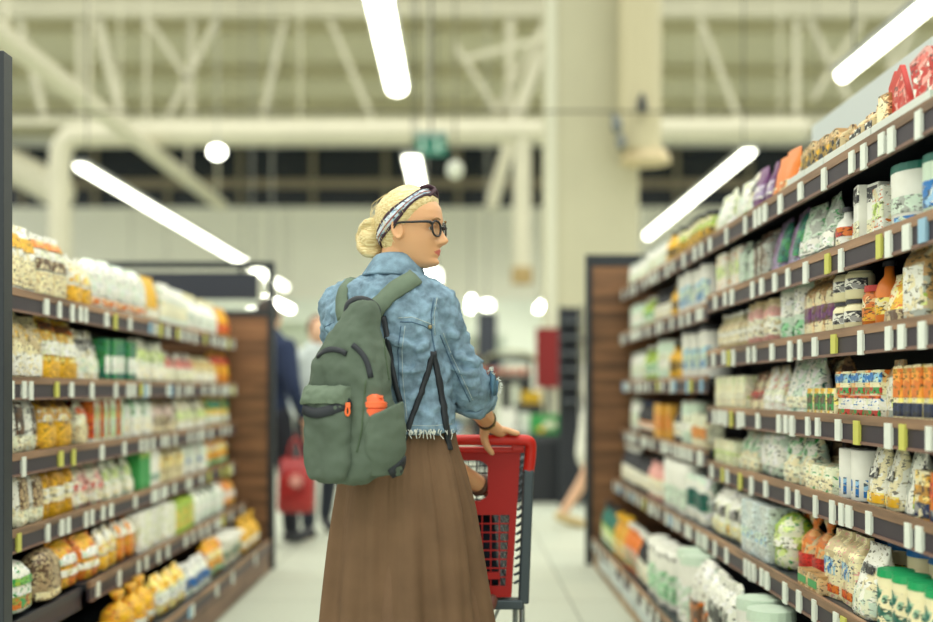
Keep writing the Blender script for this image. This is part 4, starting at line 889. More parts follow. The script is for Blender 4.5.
def headpt(th, z, out=0.0, face=True):
    c, s_ = math.cos(th), math.sin(th); e = 2/2.25
    fx = itp(fx_t, z) if c > 0 else itp(bx_t, z)
    x = math.copysign(abs(c)**e, c) * fx; y = math.copysign(abs(s_)**e, s_) * itp(wd_t, z)
    if face and c > 0:
        x += .010*g(z-.011, .008)*g(y, .016) + .0065*g(z-.034, .0042)*g(y, .014) + .0085*g(z-.046, .0044)*g(y, .013) - .003*g(z-.025,.004)*g(y,.02)
        x += itp(ns_t, z) * g(y, .0075 + .004*max(0, (.085-z)/.03))
        x += -.009*(g(y-.031, .013)+g(y+.031, .013))*g(z-.103, .010) + .004*(g(y-.046, .014)+g(y+.046, .014))*g(z-.072, .014) + .003*g(z-.127, .007)*g(abs(y)-.028, .018)
        # nostril wings
        x += .007*(g(y-.0125, .005)+g(y+.0125, .005))*g(z-.064, .004)
    if out:
        n = Vector((x, y*1.1, (z-.11)*.9)); n = n / max(n.length, 1e-5)
        return Vector((x, y, z)) + n*out
    return Vector((x, y, z))
lat = Vector((math.cos(R(25)), -math.sin(R(25)), 0)); fwd = Vector((math.sin(R(25)), math.cos(R(25)), 0))
SHR = P(436, 304, Y0 - .04); ELR = P(468, 391, Y0 + .03); WRR = P(487, 421, Y0 + .30)
SHL = P(341, 304, Y0 + .07); ELL = P(400, 430, Y0 + .22); WRL = P(483, 487, Y0 + .43)
YH = Y0 + .355   # cart handle
bm = B()
rows = [i/46*.222 for i in range(47)]
loft(bm, [[HW(*headpt(2*math.pi*k/128, z)) for k in range(128)] for z in rows])
# ears
for s in (-1, 1):
    q = Matrix.Rotation(R(-12), 3, 'Y'); 
    for k in range(12):
        a = 2*math.pi*k/12; a2 = 2*math.pi*(k+1)/12
        e1 = lambda a: HW(-.004 + .013*math.cos(a) - .004*math.sin(a), s*(.077 + .004*(1 if math.cos(a) < 0 else 0)), .096 + (.026 if math.sin(a) > 0 else .022)*math.sin(a))
        tube(bm, [e1(a), e1(a2)], .0048, seg=8)
    ellipsoid(bm, HW(-.003, s*.0735, .094), (.013, .007, .024))
# neck and torso
tube(bm, [P(392, 300, Y0 + .01), P(393, 284, Y0 + .01), P(398, 264, Y0), P(402, 248, Y0)], [.075, .056, .052, .052], seg=20)
tube(bm, [P(388, 300, Y0 + .01), P(390, 345, Y0), P(402, 400, Y0), P(404, 440, Y0), P(400, 480, Y0)], [.085, .11, .092, .105, .11], seg=20, flat=.7, fdir=fwd)
for s, px, yo in ((-1, 372, .05), (1, 428, -.04)):
    hipp = P(px + 4, 480, Y0 + yo); kn = Vector((hipp.x, Y0 + yo + (.05 if s > 0 else -.02), .50)); an = Vector((hipp.x + .01*s, Y0 + yo + (.10 if s > 0 else -.12), .09))
    tube(bm, [hipp + Vector((0, .01, -.03)), kn, an], [.07, .052, .037]); tube(bm, [an + Vector((0, -.03, -.035)), an + fwd*.13 + Vector((0, 0, -.055))], [.036, .026])
tube(bm, [SHR, P(452, 345, Y0 + .005), ELR + Vector((.004,.02,0)), WRR], [.036, .03, .028, .024], seg=14)
tube(bm, [SHL, P(362, 360, Y0 + .16), ELL, WRL], [.04, .038, .036, .025], seg=14)
tube(bm, [ELL, (ELL+WRL)/2 + Vector((-.005, 0, -.004)), WRL], [.038, .036, .026], seg=14)
tube(bm, [ELR, (ELR*.55+WRR*.45), WRR], [.038, .037, .025], seg=14)
# right hand resting along the cart handle
zh = H + (HY - 440) * YH / F; hr = .0165
kn0 = P(499, 431, YH - .01)
tube(bm, [WRR, P(492, 426, Y0+.325), kn0], [.025, .028, .024], seg=14, flat=.75, fdir=Vector((.5, 0, 1)))
for i in range(4):
    yy = YH - .026 + .0175*i; L = [.066, .074, .070, .056][i]
    b0 = Vector((P(495, 0, YH).x - .004*i, yy, zh + hr + .016)); 
    tube(bm, [P(491, 428, Y0 + .33), b0, b0 + Vector((L*.42, .002*i, .000)), b0 + Vector((L*.78, .002*i, -.007)), b0 + Vector((L, .002*i, -.012))], [.014, .0105, .0098, .0088, .0074], seg=10)
tube(bm, [P(486, 427, Y0+.315), P(484, 436, YH - .033), P(487, 446, YH - .034), P(492, 453, YH - .026)], [.018, .0135, .011, .0085], seg=10)
# left hand inside the seat opening
hl = (WRL - ELL).normalized(); pl0 = WRL + hl*.05
tube(bm, [WRL, pl0], [.024, .03], flat=.6, fdir=Vector((0, .3, 1)))
side = hl.cross(Vector((0, 0, 1))).normalized()
for i in range(4):
    b0 = pl0 + side*(.026 - .0175*i) + hl*.015; tube(bm, [b0, b0 + hl*.035 + Vector((0, 0, -.006)), b0 + hl*.055 + Vector((0, 0, -.028))], [.0095, .009, .0075], seg=8)
tube(bm, [WRL + side*-.02, WRL + side*-.045 + hl*.03, WRL + side*-.042 + hl*.06], [.012, .0105, .0085], seg=8)
SKIN = bpy.data.materials.new('skin'); SKIN.use_nodes = True
nt = SKIN.node_tree; b = nt.nodes['Principled BSDF']; b.inputs['Base Color'].default_value = lin((220, 168, 124)); b.inputs['Roughness'].default_value = .45
b.inputs['Subsurface Weight'].default_value = .12; b.inputs['Subsurface Radius'].default_value = (.02, .008, .004); b.inputs['Subsurface Scale'].default_value = .5
LIPS = mat((196, 104, 92), .4)
wo = voxel(obj('person', bm, [SKIN, LIPS]), .0032, 2, .4)
tag(wo, 'blonde woman in a denim jacket and long brown skirt pushing a red cart', 'person')
for p in wo.data.polygons:
    q = p.center - HO; x, y, z = q.dot(HF), q.dot(HL), q.z
    if x > .078 and abs(z - .040) < .0088*(1 - (abs(y)/.021)**1.6): p.material_index = 1
# eyes
for s in (-1, 1):
    bm = B(); ellipsoid(bm, HW(.0645, s*.0285, .103), (.0112, .0112, .0105)); e = obj('eye', bm, mat((214, 206, 196), .3), wo, smooth=True)
    bm = B(); ellipsoid(bm, HW(.0755, s*.0305, .103), (.0042, .0052, .0052)); obj('iris', bm, mat((50, 50, 46), .2), e, smooth=True)
    bm = B(); tube(bm, [HW(.083, s*.044, .107), HW(.0865, s*.033, .1105), HW(.085, s*.021, .107)], .0022, seg=6); obj('eyelid', bm, SKIN, wo, smooth=True)
    bm = B(); tube(bm, [HW(.085, s*.052, .122), HW(.094, s*.036, .1285), HW(.0965, s*.018, .126)], [.0015, .0028, .002], seg=6); obj('eyebrow', bm, mat((150, 116, 76), .8), wo, smooth=True)
# hair
def hair_mat():
    m = bpy.data.materials.new('hair'); m.use_nodes = True; nt = m.node_tree; b = nt.nodes['Principled BSDF']; L = nt.links
    tc = nt.nodes.new('ShaderNodeTexCoord'); mp = nt.nodes.new('ShaderNodeMapping'); mp.inputs['Rotation'].default_value = (0, R(-38), 0); mp.inputs['Scale'].default_value = (10, 110, 170)
    n = nt.nodes.new('ShaderNodeTexNoise'); n.inputs['Scale'].default_value = 1.6; n.inputs['Detail'].default_value = 4
    L.new(tc.outputs['Object'], mp.inputs[0]); L.new(mp.outputs[0], n.inputs['Vector'])
    cr = nt.nodes.new('ShaderNodeValToRGB'); cr.color_ramp.elements[0].position = .3; cr.color_ramp.elements[1].position = .68
    cr.color_ramp.elements[0].color = lin((196, 166, 104)); cr.color_ramp.elements[1].color = lin((246, 232, 182))
    L.new(n.outputs['Fac'], cr.inputs[0]); L.new(cr.outputs[0], b.inputs['Base Color']); b.inputs['Roughness'].default_value = .42
    bp = nt.nodes.new('ShaderNodeBump'); bp.inputs['Strength'].default_value = .8; bp.inputs['Distance'].default_value = .004; L.new(n.outputs['Fac'], bp.inputs['Height']); L.new(bp.outputs[0], b.inputs['Normal'])
    return m
HAIR = hair_mat()
hx_t = [(0,-.05),(.03,-.038),(.06,-.026),(.09,-.016),(.105,.010),(.12,.022),(.14,.038),(.155,.052),(.168,.068),(.178,.080),(.19,.093),(.2,.11),(.222,.2)]
bm = B(); rings = []
for i in range(41):
    z = .004 + i/40*.2178; r_ = []
    for k in range(96):
        p = headpt(2*math.pi*k/96, z, 0, False); t = max(-.010, min(.0085, (itp(hx_t, z) - p.x)*.55))
        t += .0012*math.sin(p.x*420 + p.z*260)*(1 if t > 0 else 0)
        r_.append(HW(*headpt(2*math.pi*k/96, z, t, False)))
    rings.append(r_)
loft(bm, rings)
hair = obj('hair', bm, HAIR, wo, smooth=True)
bm = B(); ellipsoid(bm, HW(-.108, -.004, .085), (.036, .04, .046), Matrix.Rotation(R(18), 3, 'Y'), 24); ellipsoid(bm, HW(-.085, -.002, .10), (.03, .03, .03))
for k in range(9):
    a = k*.7; c = HW(-.110, -.004, .085); v = [c + Vector((.034*math.cos(a+u), -.026*math.sin(a*2+u), .045*math.sin(a+u))) for u in (0, .8, 1.6, 2.4)]; tube(bm, v, [.008, .012, .012, .006], seg=8)
bun = voxel(obj('hair_bun', bm, HAIR, wo), .004, 2, disp=[(.02, .006)])
bm = B(); rr = random.Random(3)
for k in range(26):
    a = rr.uniform(1.7, 4.6); z = rr.uniform(.12, .2); p = headpt(a, z, .011, False); q = headpt(a + .2, z - .03, .018 + rr.random()*.006, False); q2 = headpt(a + .35, z - .06, .014, False)
    tube(bm, [HW(*p), HW(*q), HW(*q2)], .0005, seg=4)
for k in range(10):
    a = rr.uniform(0, 6.28); c = Vector((-.112, 0, .085)); f = lambda a, r: HW(c.x + r*.036*math.cos(a), rr.uniform(-.02, .02), c.z + r*.046*math.sin(a)); tube(bm, [f(a, .9), f(a + .3, 1.12), f(a + .7, 1.1)], .0005, seg=4)
obj('loose_strands', bm, HAIR, wo)['kind'] = 'stuff'
# headband: a striped scarf wound round the head in a tilted plane
ht = bvh(hair); HC = HW(-.004, 0, .143); e1 = (HW(.055, 0, .207) - HW(-.075, 0, .083)).normalized(); e2 = HL; nrm = e1.cross(e2).normalized()
def band(off0, off1, m, nm, lift, parent):
    bm = B(); rings = []; N = 56
    for k in range(N + 1):
        a = 2*math.pi*k/N; d = e1*math.cos(a) + e2*math.sin(a); row = []
        wv = 1 + .25*math.sin(a*3 + 1)
        for o_ in (off0, (off0+off1)/2, off1):
            src = HC + nrm*o_*wv; h_ = ht.ray_cast(src + d*.4, -d)
            q = h_[0] if h_[0] is not None else src + d*.085
            q = src + d*min(max((q-src).dot(d), .06), .135)
            row.append(q + d*lift)
        rings.append(row + [p - d*.004 for p in reversed(row)])
    loft(bm, rings, cap=False); return obj(nm, bm, m, parent, smooth=True)
SC1 = mprint((206, 216, 226), (150, 176, 200), None, 60, .3, .7); SC2 = mat((62, 34, 48), .7)
hb = band(-.010, .009, SC1, 'headband', .0045, wo)
band(-.0165, -.009, SC2, 'band_edge', .004, hb); band(.008, .0155, SC2, 'band_edge', .004, hb); band(-.004, -.001, mat((150, 90, 84), .7), 'band_stripe', .0058, hb)
kc_ = HC + e1*.088
bm = B(); 
for s in (-1, 1):
    tube(bm, [kc_ + nrm*.016*s - HL*.03, kc_ + nrm*.010*s + e1*.012 - HL*.012, kc_ - nrm*.006*s + e1*.014 + HL*.008, kc_ - nrm*.014*s + HL*.03], [.006, .008, .008, .006], flat=.7, seg=10)
obj('band_knot', bm, SC2, hb, smooth=True)
# glasses
FR = mat((30, 30, 34), .2)
gl = None
bm = B()
for s in (-1, 1):
    pts = []
    for k in range(25):
        a = 2*math.pi*k/24; pts.append(HW(.0965 - .010*abs(s*.032 + .0235*math.cos(a)*1.0)/.06, s*.032 + .0235*math.copysign(abs(math.cos(a))**.85, math.cos(a)), .101 + .0205*math.copysign(abs(math.sin(a))**.9, math.sin(a))))
    tube(bm, pts, .0030, seg=8, ends=False)
    tube(bm, [HW(.086, s*.056, .112), HW(.080, s*.069, .115), HW(.04, s*.078, .1145), HW(.0, s*.083, .113), HW(-.012, s*.082, .10)], [.0046, .004, .0032, .0028, .002], seg=8)
tube(bm, [HW(.094, -.010, .106), HW(.100, 0, .109), HW(.094, .010, .106)], .0022, seg=8)
gl = obj('glasses', bm, FR, wo, smooth=True)
GLS = bpy.data.materials.new('lens'); GLS.use_nodes = True; nt = GLS.node_tree; nt.nodes.remove(nt.nodes['Principled BSDF'])
tr_ = nt.nodes.new('ShaderNodeBsdfTransparent'); gs = nt.nodes.new('ShaderNodeBsdfGlossy'); gs.inputs['Roughness'].default_value = .05; mx = nt.nodes.new('ShaderNodeMixShader'); mx.inputs[0].default_value = .06
nt.links.new(tr_.outputs[0], mx.inputs[1]); nt.links.new(gs.outputs[0], mx.inputs[2]); nt.links.new(mx.outputs[0], nt.nodes['Material Output'].inputs[0]); tr_.inputs[0].default_value = (.96, .97, .97, 1)
for s in (-1, 1):
    bm = B(); ellipsoid(bm, HW(.091, s*.032, .101), (.0008, .0225, .0195), Matrix.Rotation(-A18 + R(6)*(-s), 3, 'Z'), 20); obj('lens', bm, GLS, gl, smooth=True)

# skirt with gathered folds
def skirt_ring(py, l, r_, z=None):
    z = H + (HY - py) * Y0 / F if z is None else z
    cx = ((l + r_)/2 - VX) * Y0 / F; hw = (r_ - l)/2 * Y0 / F
    t = min(1, max(0, (1.045 - z)/.9)); out = []
    amp = .005 + .034*t; N = 288
    for k in range(N):
        a = 2*math.pi*k/N
        f = math.sin(9*a + 2.2*t + 1.4) + .6*math.sin(15*a - 2.5*t) + .35*math.sin(23*a + 1.5*t + 2) + .5*math.sin(5*a + 3*t)
        f2 = math.copysign(abs(f/2.0)**.8, f)
        rad = 1 + amp*f2/hw*1.0 + (.008*math.sin(61*a)*(1-t)**3)
        out.append(Vector((cx + math.cos(a)*hw*rad*.965, Y0 + .01 + math.sin(a)*hw*.82*rad, z)))
    return out
tab = [(428,362,454),(434,360,456),(441,352,457),(452,347,460),(466,341,465),(485,335,470),(510,331,476),(540,327,481),(570,324,485),(600,321,489),(622,319,492),(660,314,498),(700,309,504),(740,304,510),(778,300,516)]
bm = B(); rr = [skirt_ring(*t_) for t_ in tab]
inner = [[c_ + (p - c_)*.965 for p in r_] for r_ in (rr[-1], rr[4], rr[0]) for c_ in [sum(r_, Vector())/len(r_)]]
loft(bm, rr + inner, cap=False)
def cloth_mat(rgb, scale, bump, var=.12, weave=600):
    m = bpy.data.materials.new('cloth'); m.use_nodes = True; nt = m.node_tree; b = nt.nodes['Principled BSDF']; L = nt.links; b.inputs['Roughness'].default_value = .85; b.inputs['Specular IOR Level'].default_value = .2
    tc = nt.nodes.new('ShaderNodeTexCoord'); n = nt.nodes.new('ShaderNodeTexNoise'); n.inputs['Scale'].default_value = scale; n.inputs['Detail'].default_value = 5; L.new(tc.outputs['Object'], n.inputs['Vector'])
    mx = nt.nodes.new('ShaderNodeValToRGB'); mx.color_ramp.elements[0].position = .3; mx.color_ramp.elements[1].position = .72
    mx.color_ramp.elements[0].color = lin([c*(1-var) for c in rgb]); mx.color_ramp.elements[1].color = lin([min(255, c*(1+var)) for c in rgb]); L.new(n.outputs['Fac'], mx.inputs[0]); L.new(mx.outputs[0], b.inputs['Base Color'])
    n2 = nt.nodes.new('ShaderNodeTexNoise'); n2.inputs['Scale'].default_value = weave; L.new(tc.outputs['Object'], n2.inputs['Vector'])
    ad = nt.nodes.new('ShaderNodeMath'); ad.operation = 'MULTIPLY_ADD'; ad.inputs[1].default_value = .12; L.new(n2.outputs['Fac'], ad.inputs[0]); L.new(n.outputs['Fac'], ad.inputs[2])
    bp = nt.nodes.new('ShaderNodeBump'); bp.inputs['Strength'].default_value = bump; bp.inputs['Distance'].default_value = .01; L.new(ad.outputs[0], bp.inputs['Height']); L.new(bp.outputs[0], b.inputs['Normal'])
    return m
skirt = obj('skirt', bm, cloth_mat((112, 88, 67), 9, .35, .07), wo, smooth=True)
for s, px, yo in ((-1, 376, .05), (1, 432, -.04)):
    hipx = P(px, 480, Y0).x; an = Vector((hipx + .01*s, Y0 + yo + (.10 if s > 0 else -.12), .05)); bm = B()
    tube(bm, [an + Vector((0, -.055, 0)), an + fwd*.05, an + fwd*.16 + Vector((0,0,-.008))], [.046, .047, .038], flat=.9); sh = voxel(obj('shoe', bm, mat((226, 224, 216), .5), wo), .008, 2)

# denim jacket
DEN = cloth_mat((122, 148, 168), 30, .7, .19); DEND = cloth_mat((84, 118, 142), 20, .5, .2); FRAY = mat((222, 226, 220), .9)
bm = B()
jt = [(432,405,51,.118),(420,404,50,.115),(400,402,50,.112),(375,397,54,.112),(350,391,59,.114),(330,388,62,.116),(312,387,62,.116),(298,388,58,.110),(288,389,49,.100),(279,391,37,.082),(272,393,27,.066)]
rings = []
for (py, cx, hw, bb) in jt:
    c = P(cx, py, Y0 + .005); w_ = hw*Y0/F; a = math.sqrt(max(1e-6, w_*w_ - (bb*math.sin(R(25)))**2))/math.cos(R(25)); e = 2/2.4
    rings.append([c + lat*math.copysign(abs(math.cos(t))**e, math.cos(t))*a + fwd*math.copysign(abs(math.sin(t))**e, math.sin(t))*bb for t in [2*math.pi*k/72 for k in range(72)]])
loft(bm, rings)
tube(bm, [P(424, 300, Y0 - .03), SHR + Vector((.002, 0, -.012)), P(448, 335, Y0 - .02), P(459, 362, Y0), P(469, 386, Y0 + .03), P(476, 399, Y0 + .09)], [.062, .060, .050, .050, .055, .054], seg=20)
tube(bm, [P(352, 302, Y0 + .05), SHL + Vector((0, 0, -.012)), P(344, 345, Y0 + .11), P(372, 395, Y0 + .19), ELL], [.062, .062, .058, .056, .055], seg=20)
# wrinkle ridges across the sleeve
for (x1, y1, x2, y2, yy) in ((446,350,482,362,-.050),(449,364,480,374,-.042),(450,378,488,380,-.022),(440,326,464,338,-.065),(458,394,490,388,.0),(400,372,430,362,-.118),(402,398,440,380,-.105),(385,338,425,345,-.125),(404,412,446,404,-.1),(412,350,432,338,-.12)):
    tube(bm, [P(x1, y1, Y0 + yy), P((x1+x2)/2, (y1+y2)/2 + 3, Y0 + yy - .012), P(x2, y2, Y0 + yy + .03)], [.008, .012, .006], seg=8)
jk = voxel(obj('jacket', bm, DEN, wo), .005, 4, .5, disp=[(.045, .024), (.02, .012)])
jtree = bvh(jk)
# rolled, frayed cuff and its loose turned-up corner
cd = (WRR - P(470, 388, Y0 + .03)).normalized()
def collar_ring(c, d, r0, r1, h_, m, nm, parent, wob=.06, n=28):
    u = d.cross(Vector((0,1,.3))).normalized(); v = d.cross(u); bm = B(); rings = []
    for k in range(n + 1):
        a = 2*math.pi*k/n; dr = u*math.cos(a) + v*math.sin(a); wv = 1 + wob*math.sin(a*5) + wob*.6*math.sin(a*9 + 1)
        rings.append([c + dr*r0*wv, c + dr*(r0+.004)*wv + d*h_*.5, c + dr*r1*wv + d*h_, c + dr*(r1-.008)*wv + d*h_, c + dr*(r0-.010)*wv + d*h_*.4, c + dr*(r0-.010)*wv])
    loft(bm, rings, cap=False); return obj(nm, bm, m, parent, smooth=True)
cuff = collar_ring(P(472, 394, Y0 + .055), cd, .060, .058, .05, DEN, 'cuff', jk)
bm = B(); rings = []
for k in range(17):
    t = k/16; c = P(482 + 15*t, 384 + 6*math.sin(t*9) - 2*t, Y0 + .02 + .03*math.sin(t*7)); rings.append([c + Vector((0, -.004, -.026 + .006*math.sin(k))), c + Vector((.003, -.006, .018)), c + Vector((.006, .002, .022 + .004*math.sin(k*1.7))), c + Vector((.003, .008, -.02))])
loft(bm, rings); fl = obj('cuff_flap', bm, DEND, jk, smooth=True)
bm = B(); rr_ = random.Random(9)
for k in range(60):
    t = rr_.random(); c = P(482 + 16*t, 384 + 6*math.sin(t*9) - 2*t - 8, Y0 + .018 + .03*math.sin(t*7)); tube(bm, [c, c + Vector((rr_.uniform(-.004, .006), rr_.uniform(-.006, 0), rr_.uniform(.001, .007)))], .0011, seg=4)
for k in range(30):
    t = rr_.random(); c = P(497 + 3*math.sin(t*3), 378 + 16*t, Y0 + .02); tube(bm, [c, c + Vector((rr_.uniform(.002, .008), -.003, rr_.uniform(-.004, .004)))], .0011, seg=4)
obj('frayed_threads', bm, FRAY, fl)['kind'] = 'stuff'
# hem threads
bm = B()
for k in range(70):
    px = rr_.uniform(372, 455); h_ = jtree.ray_cast(CAM, (P(px, 429 + rr_.random()*2, Y0) - CAM).normalized())
    if h_[0] is None: continue
    L_ = rr_.choice([.006, .008, .01, .012, .022]); c = h_[0] + Vector((0, -.002, 0)); tube(bm, [c, c + Vector((rr_.uniform(-.004, .004), -.002, -L_*.5)), c + Vector((rr_.uniform(-.006, .006), 0, -L_))], .0012, seg=4)
obj('frayed_hem', bm, FRAY, jk)['kind'] = 'stuff'
# collar
bm = B(); rings = []; nc = P(397, 268, Y0 + .005)
for k in range(49):
    a = 2*math.pi*k/48; d = lat*math.cos(a) + fwd*math.sin(a); back = max(0, -math.sin(a - .25))
    b0 = P(394, 276, Y0 + .005) + d*.072; b0.z += -.004 + .004*math.sin(a*3)
    t0 = nc + d*.061 + Vector((0, 0, .022 + .010*back - .018*max(0, math.sin(a))))
    fo = P(394, 277, Y0 + .005) + d*.087 + Vector((0, 0, .004 - .006*max(0, math.cos(a))))
    rings.append([b0, t0 - d*.004, t0 + Vector((0,0,.005)), t0 + d*.005, fo + Vector((0,0,.003)), fo - Vector((0,0,.003)), t0*.3 + b0*.7])
loft(bm, rings, cap=False); co = obj('collar', bm, DEN, jk, smooth=True)
# seams
TH = mat((72, 102, 128), .8); TH2 = mat((176, 190, 190), .8)
for pts, w_, m, off in (([(400,322),(412,322),(424,326),(432,331)], .003, TH, .001), ([(398,318),(412,317),(434,325)], .002, TH2, .001), ([(434,298),(431,315),(432,335),(435,352)], .004, TH, .001),
        ([(437,298),(434,315),(435,335)], .0015, TH2, .001), ([(401,326),(398,350),(399,380),(404,428)], .003, TH, .001), ([(405,326),(402,350),(403,380),(408,428)], .0015, TH2, .001),
        ([(440,335),(450,360),(461,383),(470,402)], .0035, TH, .001), ([(443,333),(453,358),(464,381),(473,400)], .0015, TH2, .001), ([(340,306),(350,301),(368,300),(385,304)], .003, TH, .001),
        ([(352,425),(380,425),(404,425),(430,426),(452,424)], .0016, TH2, .001), ([(320,330),(334,322)], .002, TH, .001)):
    drape(jtree, pts, w_, m, 'seam', jk, off=off, th=.001, step=3)
bm = B(); h_ = jtree.ray_cast(CAM, (P(430, 327, Y0) - CAM).normalized())
if h_[0] is not None: ellipsoid(bm, h_[0] + Vector((0, -.003, 0)), (.006, .004, .006)); obj('button', bm, mat((150, 140, 110), .3, .8), jk, smooth=True)
# bracelets
def wring(c, d, r, tr, m, nm):
    u = d.cross(Vector((0,0,1))).normalized(); v = d.cross(u); bm = B(); tube(bm, [c + (u*math.cos(2*math.pi*k/20) + v*math.sin(2*math.pi*k/20))*r for k in range(21)], tr, seg=8, ends=False); return obj(nm, bm, m, wo, smooth=True)
wd_ = (WRR - ELR).normalized(); wring(WRR - wd_*.020, wd_, .0285, .0035, mat((60, 44, 34), .5), 'bracelet'); wring(WRR - wd_*.008, (wd_ + Vector((.2,0,.1))).normalized(), .0285, .003, mat((150, 120, 60), .35, .6), 'bracelet')
bm = B(); 
for k in range(5): ellipsoid(bm, WRR - wd_*.014 + Vector((.022, -.014, .010 - .008*k + .006)), (.005, .005, .005), seg=8)
obj('bracelet_beads', bm, mat((120, 104, 50), .4, .4), wo, smooth=True)
wring(WRL - hl*.012, hl, .029, .009, mat((84, 56, 40), .6), 'wrist_wrap')

# ------------------------------------------------------------ backpack
PHI = R(33); bn = Vector((-math.sin(PHI), -math.cos(PHI), 0)); bw = Vector((math.cos(PHI), -math.sin(PHI), 0))
GRN = cloth_mat((90, 103, 91), 7, .6, .08); GRNL = cloth_mat((106, 121, 105), 8, .5, .08); NVY = mat((32, 38, 46), .6, var=.1, scale=40)
YBp = Y0 - .195
def bagc(px, py): return P(px, py, YBp)
btab = [(484,344,20,.6),(481,346,31,.85),(474,350,43,.95),(462,353,51,1),(440,354,52.5,1),(415,352,51.5,1),(390,350,48.5,.98),(368,350,44,.92),(348,352,37,.85),(332,356,30,.74),(319,360,24,.6),(309,361,19,.46),(303,361,13,.3)]
def bag_rings(tab, ka=1.0, kb=1.0, off=Vector(), e=2/3.6, N=96, arc=None):
    out = []
    for (py, cx, hw, dk) in tab:
        c = bagc(cx, py) + off; w_ = hw*YBp/F; b_ = .068*dk; a_ = max(.02, (w_*1.06 - b_*math.sin(PHI))/math.cos(PHI))
        out.append([c + bw*math.copysign(abs(math.cos(t))**e, math.cos(t))*a_*ka - bn*math.copysign(abs(math.sin(t))**e, math.sin(t))*b_*kb for t in [2*math.pi*k/N for k in range(N)]])
    return out
bp = empty('backpack', bagc(352, 484), 'sage green backpack with black zips, slung on the woman\'s back', 'backpack'); bk = []
bm = B(); loft(bm, bag_rings(btab)); body = voxel(obj('bag_body', bm, GRN), .005, 4, disp=[(.07, .022), (.03, .007)]); bk.append(body)
# front pocket
ptab = [(479,340,26,.8),(474,342,34,1),(460,343,38,1),(440,343,38,1),(420,342,37,1),(404,341,35,.95),(396,340,33,.8)]
bm = B(); loft(bm, bag_rings(ptab, .94, .62, bn*.046)); pk = voxel(obj('front_pocket', bm, GRN), .0045, 4, disp=[(.05, .016)]); bk.append(pk)
ftab = [(404,340,36,.95),(398,340,36.5,.95),(390,341,34,.8),(386,342,30,.5)]
bm = B(); loft(bm, bag_rings(ftab, .95, .66, bn*.048)); flp = voxel(obj('pocket_flap', bm, GRNL), .004, 3, disp=[(.03, .012)]); bk.append(flp)
# side pocket
bt0 = BVHTree.FromPolygons([v.co.copy() for v in body.data.vertices], [tuple(p.vertices) for p in body.data.polygons])
_h = bt0.ray_cast(CAM, (P(374, 404, 3) - CAM).normalized()); bc = _h[0] + Vector((.002, .018, 0))
bm = B(); rings = []
for (py, hx, hy) in ((474, .040, .020), (466, .048, .034), (445, .052, .042), (425, .050, .044), (409, .046, .042)):
    h_ = bt0.ray_cast(CAM, (P(384, py, 3) - CAM).normalized()); c = Vector((P(385, py, bc.y).x, bc.y + .004 + (.012 if py > 460 else 0), bagc(0, py).z))
    rings.append([c + Vector((math.cos(t)*hx, math.sin(t)*hy + math.cos(t)*.012, (math.cos(t)*.022 if py == 409 else 0))) for t in [2*math.pi*k/48 for k in range(48)]])
loft(bm, rings); sp = voxel(obj('side_pocket', bm, GRN), .0045, 4, disp=[(.04, .010)]); bk.append(sp)
def join_tree(*os_):
    V, Fc = [], []
    for o in os_:
        n0 = len(V); V += [v.co.copy() for v in o.data.vertices]; Fc += [tuple(i + n0 for i in p.vertices) for p in o.data.polygons]
    return BVHTree.FromPolygons(V, Fc)
bt = join_tree(body, pk, flp, sp); bodyt = join_tree(body)
for pts, w_, nm, m in (([(318,357),(324,350),(333,347),(342,350),(347,354)], .014, 'zip_panel', NVY), ([(353,345),(360,349),(366,357),(370,367),(370.5,378)], .014, 'zip_panel', NVY),
        ([(301,407),(307,411),(313,414),(320,415),(328,411),(338,408),(350,403)], .026, 'zip_panel', NVY), ([(372,483),(380,479),(390,474),(399,467),(404,460)], .035, 'base_patch', NVY),
        ([(381,313),(383,335),(386,360),(389,380)], .004, 'seam', mat((74, 92, 70), .8)), ([(366,380),(364,400),(362,430),(357,452)], .004, 'seam', mat((74, 92, 70), .8))):
    o = drape(bt, pts, w_, m, nm, None, off=.005 if nm != 'seam' else .002, th=.0015)
    if o: bk.append(o)
bm = B(); h_ = bt.ray_cast(CAM, (P(348, 405, 3) - CAM).normalized()); zp = h_[0] if h_[0] is not None else bagc(348, 405)
zp = zp + Vector((0, -.006, 0))
prism(bm, zp + Vector((0, 0, .006)), zp + Vector((.001, -.002, -.006)), .012, .004); 
tube(bm, [zp + Vector((-.003, -.002, -.006)), zp + Vector((-.005, -.004, -.018)), zp + Vector((0, -.004, -.026)), zp + Vector((.005, -.004, -.018)), zp + Vector((.003, -.002, -.006))], .0026, seg=8)
bk.append(obj('zip_pull', bm, mat((240, 110, 50), .4), None, smooth=False, label='orange zip pull'))
bm = B(); tube(bm, [bagc(346, 313), bagc(348, 304), bagc(356, 299), bagc(366, 299.5), bagc(375, 305), bagc(378, 311)], .0085, seg=10, flat=.6, fdir=bn); bk.append(obj('grab_handle', bm, NVY, smooth=True))
jt2 = join_tree(jk, skirt)
for pts, w_, nm, m, off, ws in (([(370,316),(380,305),(391,294),(402,285),(411,280),(415,277)], .05, 'shoulder_strap', GRNL, .007, (.06, .05)), ([(344,318),(342,306),(343,294),(347,285),(351,280)], .04, 'shoulder_strap', GRNL, .007, (.042, .036)),
        ([(384,316),(388,340),(392,365),(396,388),(401,402)], .014, 'webbing', NVY, .006, None), ([(404,440),(411,420),(420,395),(428,370),(433,352)], .015, 'webbing', NVY, .005, None),
        ([(433,352),(437,372),(441,395),(445,420),(449,450)], .022, 'webbing', NVY, .006, (.014, .026))):
    o = drape(jt2, pts, w_, m, nm, None, off=off, th=.004, widths=ws, step=3)
    if o: bk.append(o)
for o in bk: o.parent = bp
rebase(bp, bk)

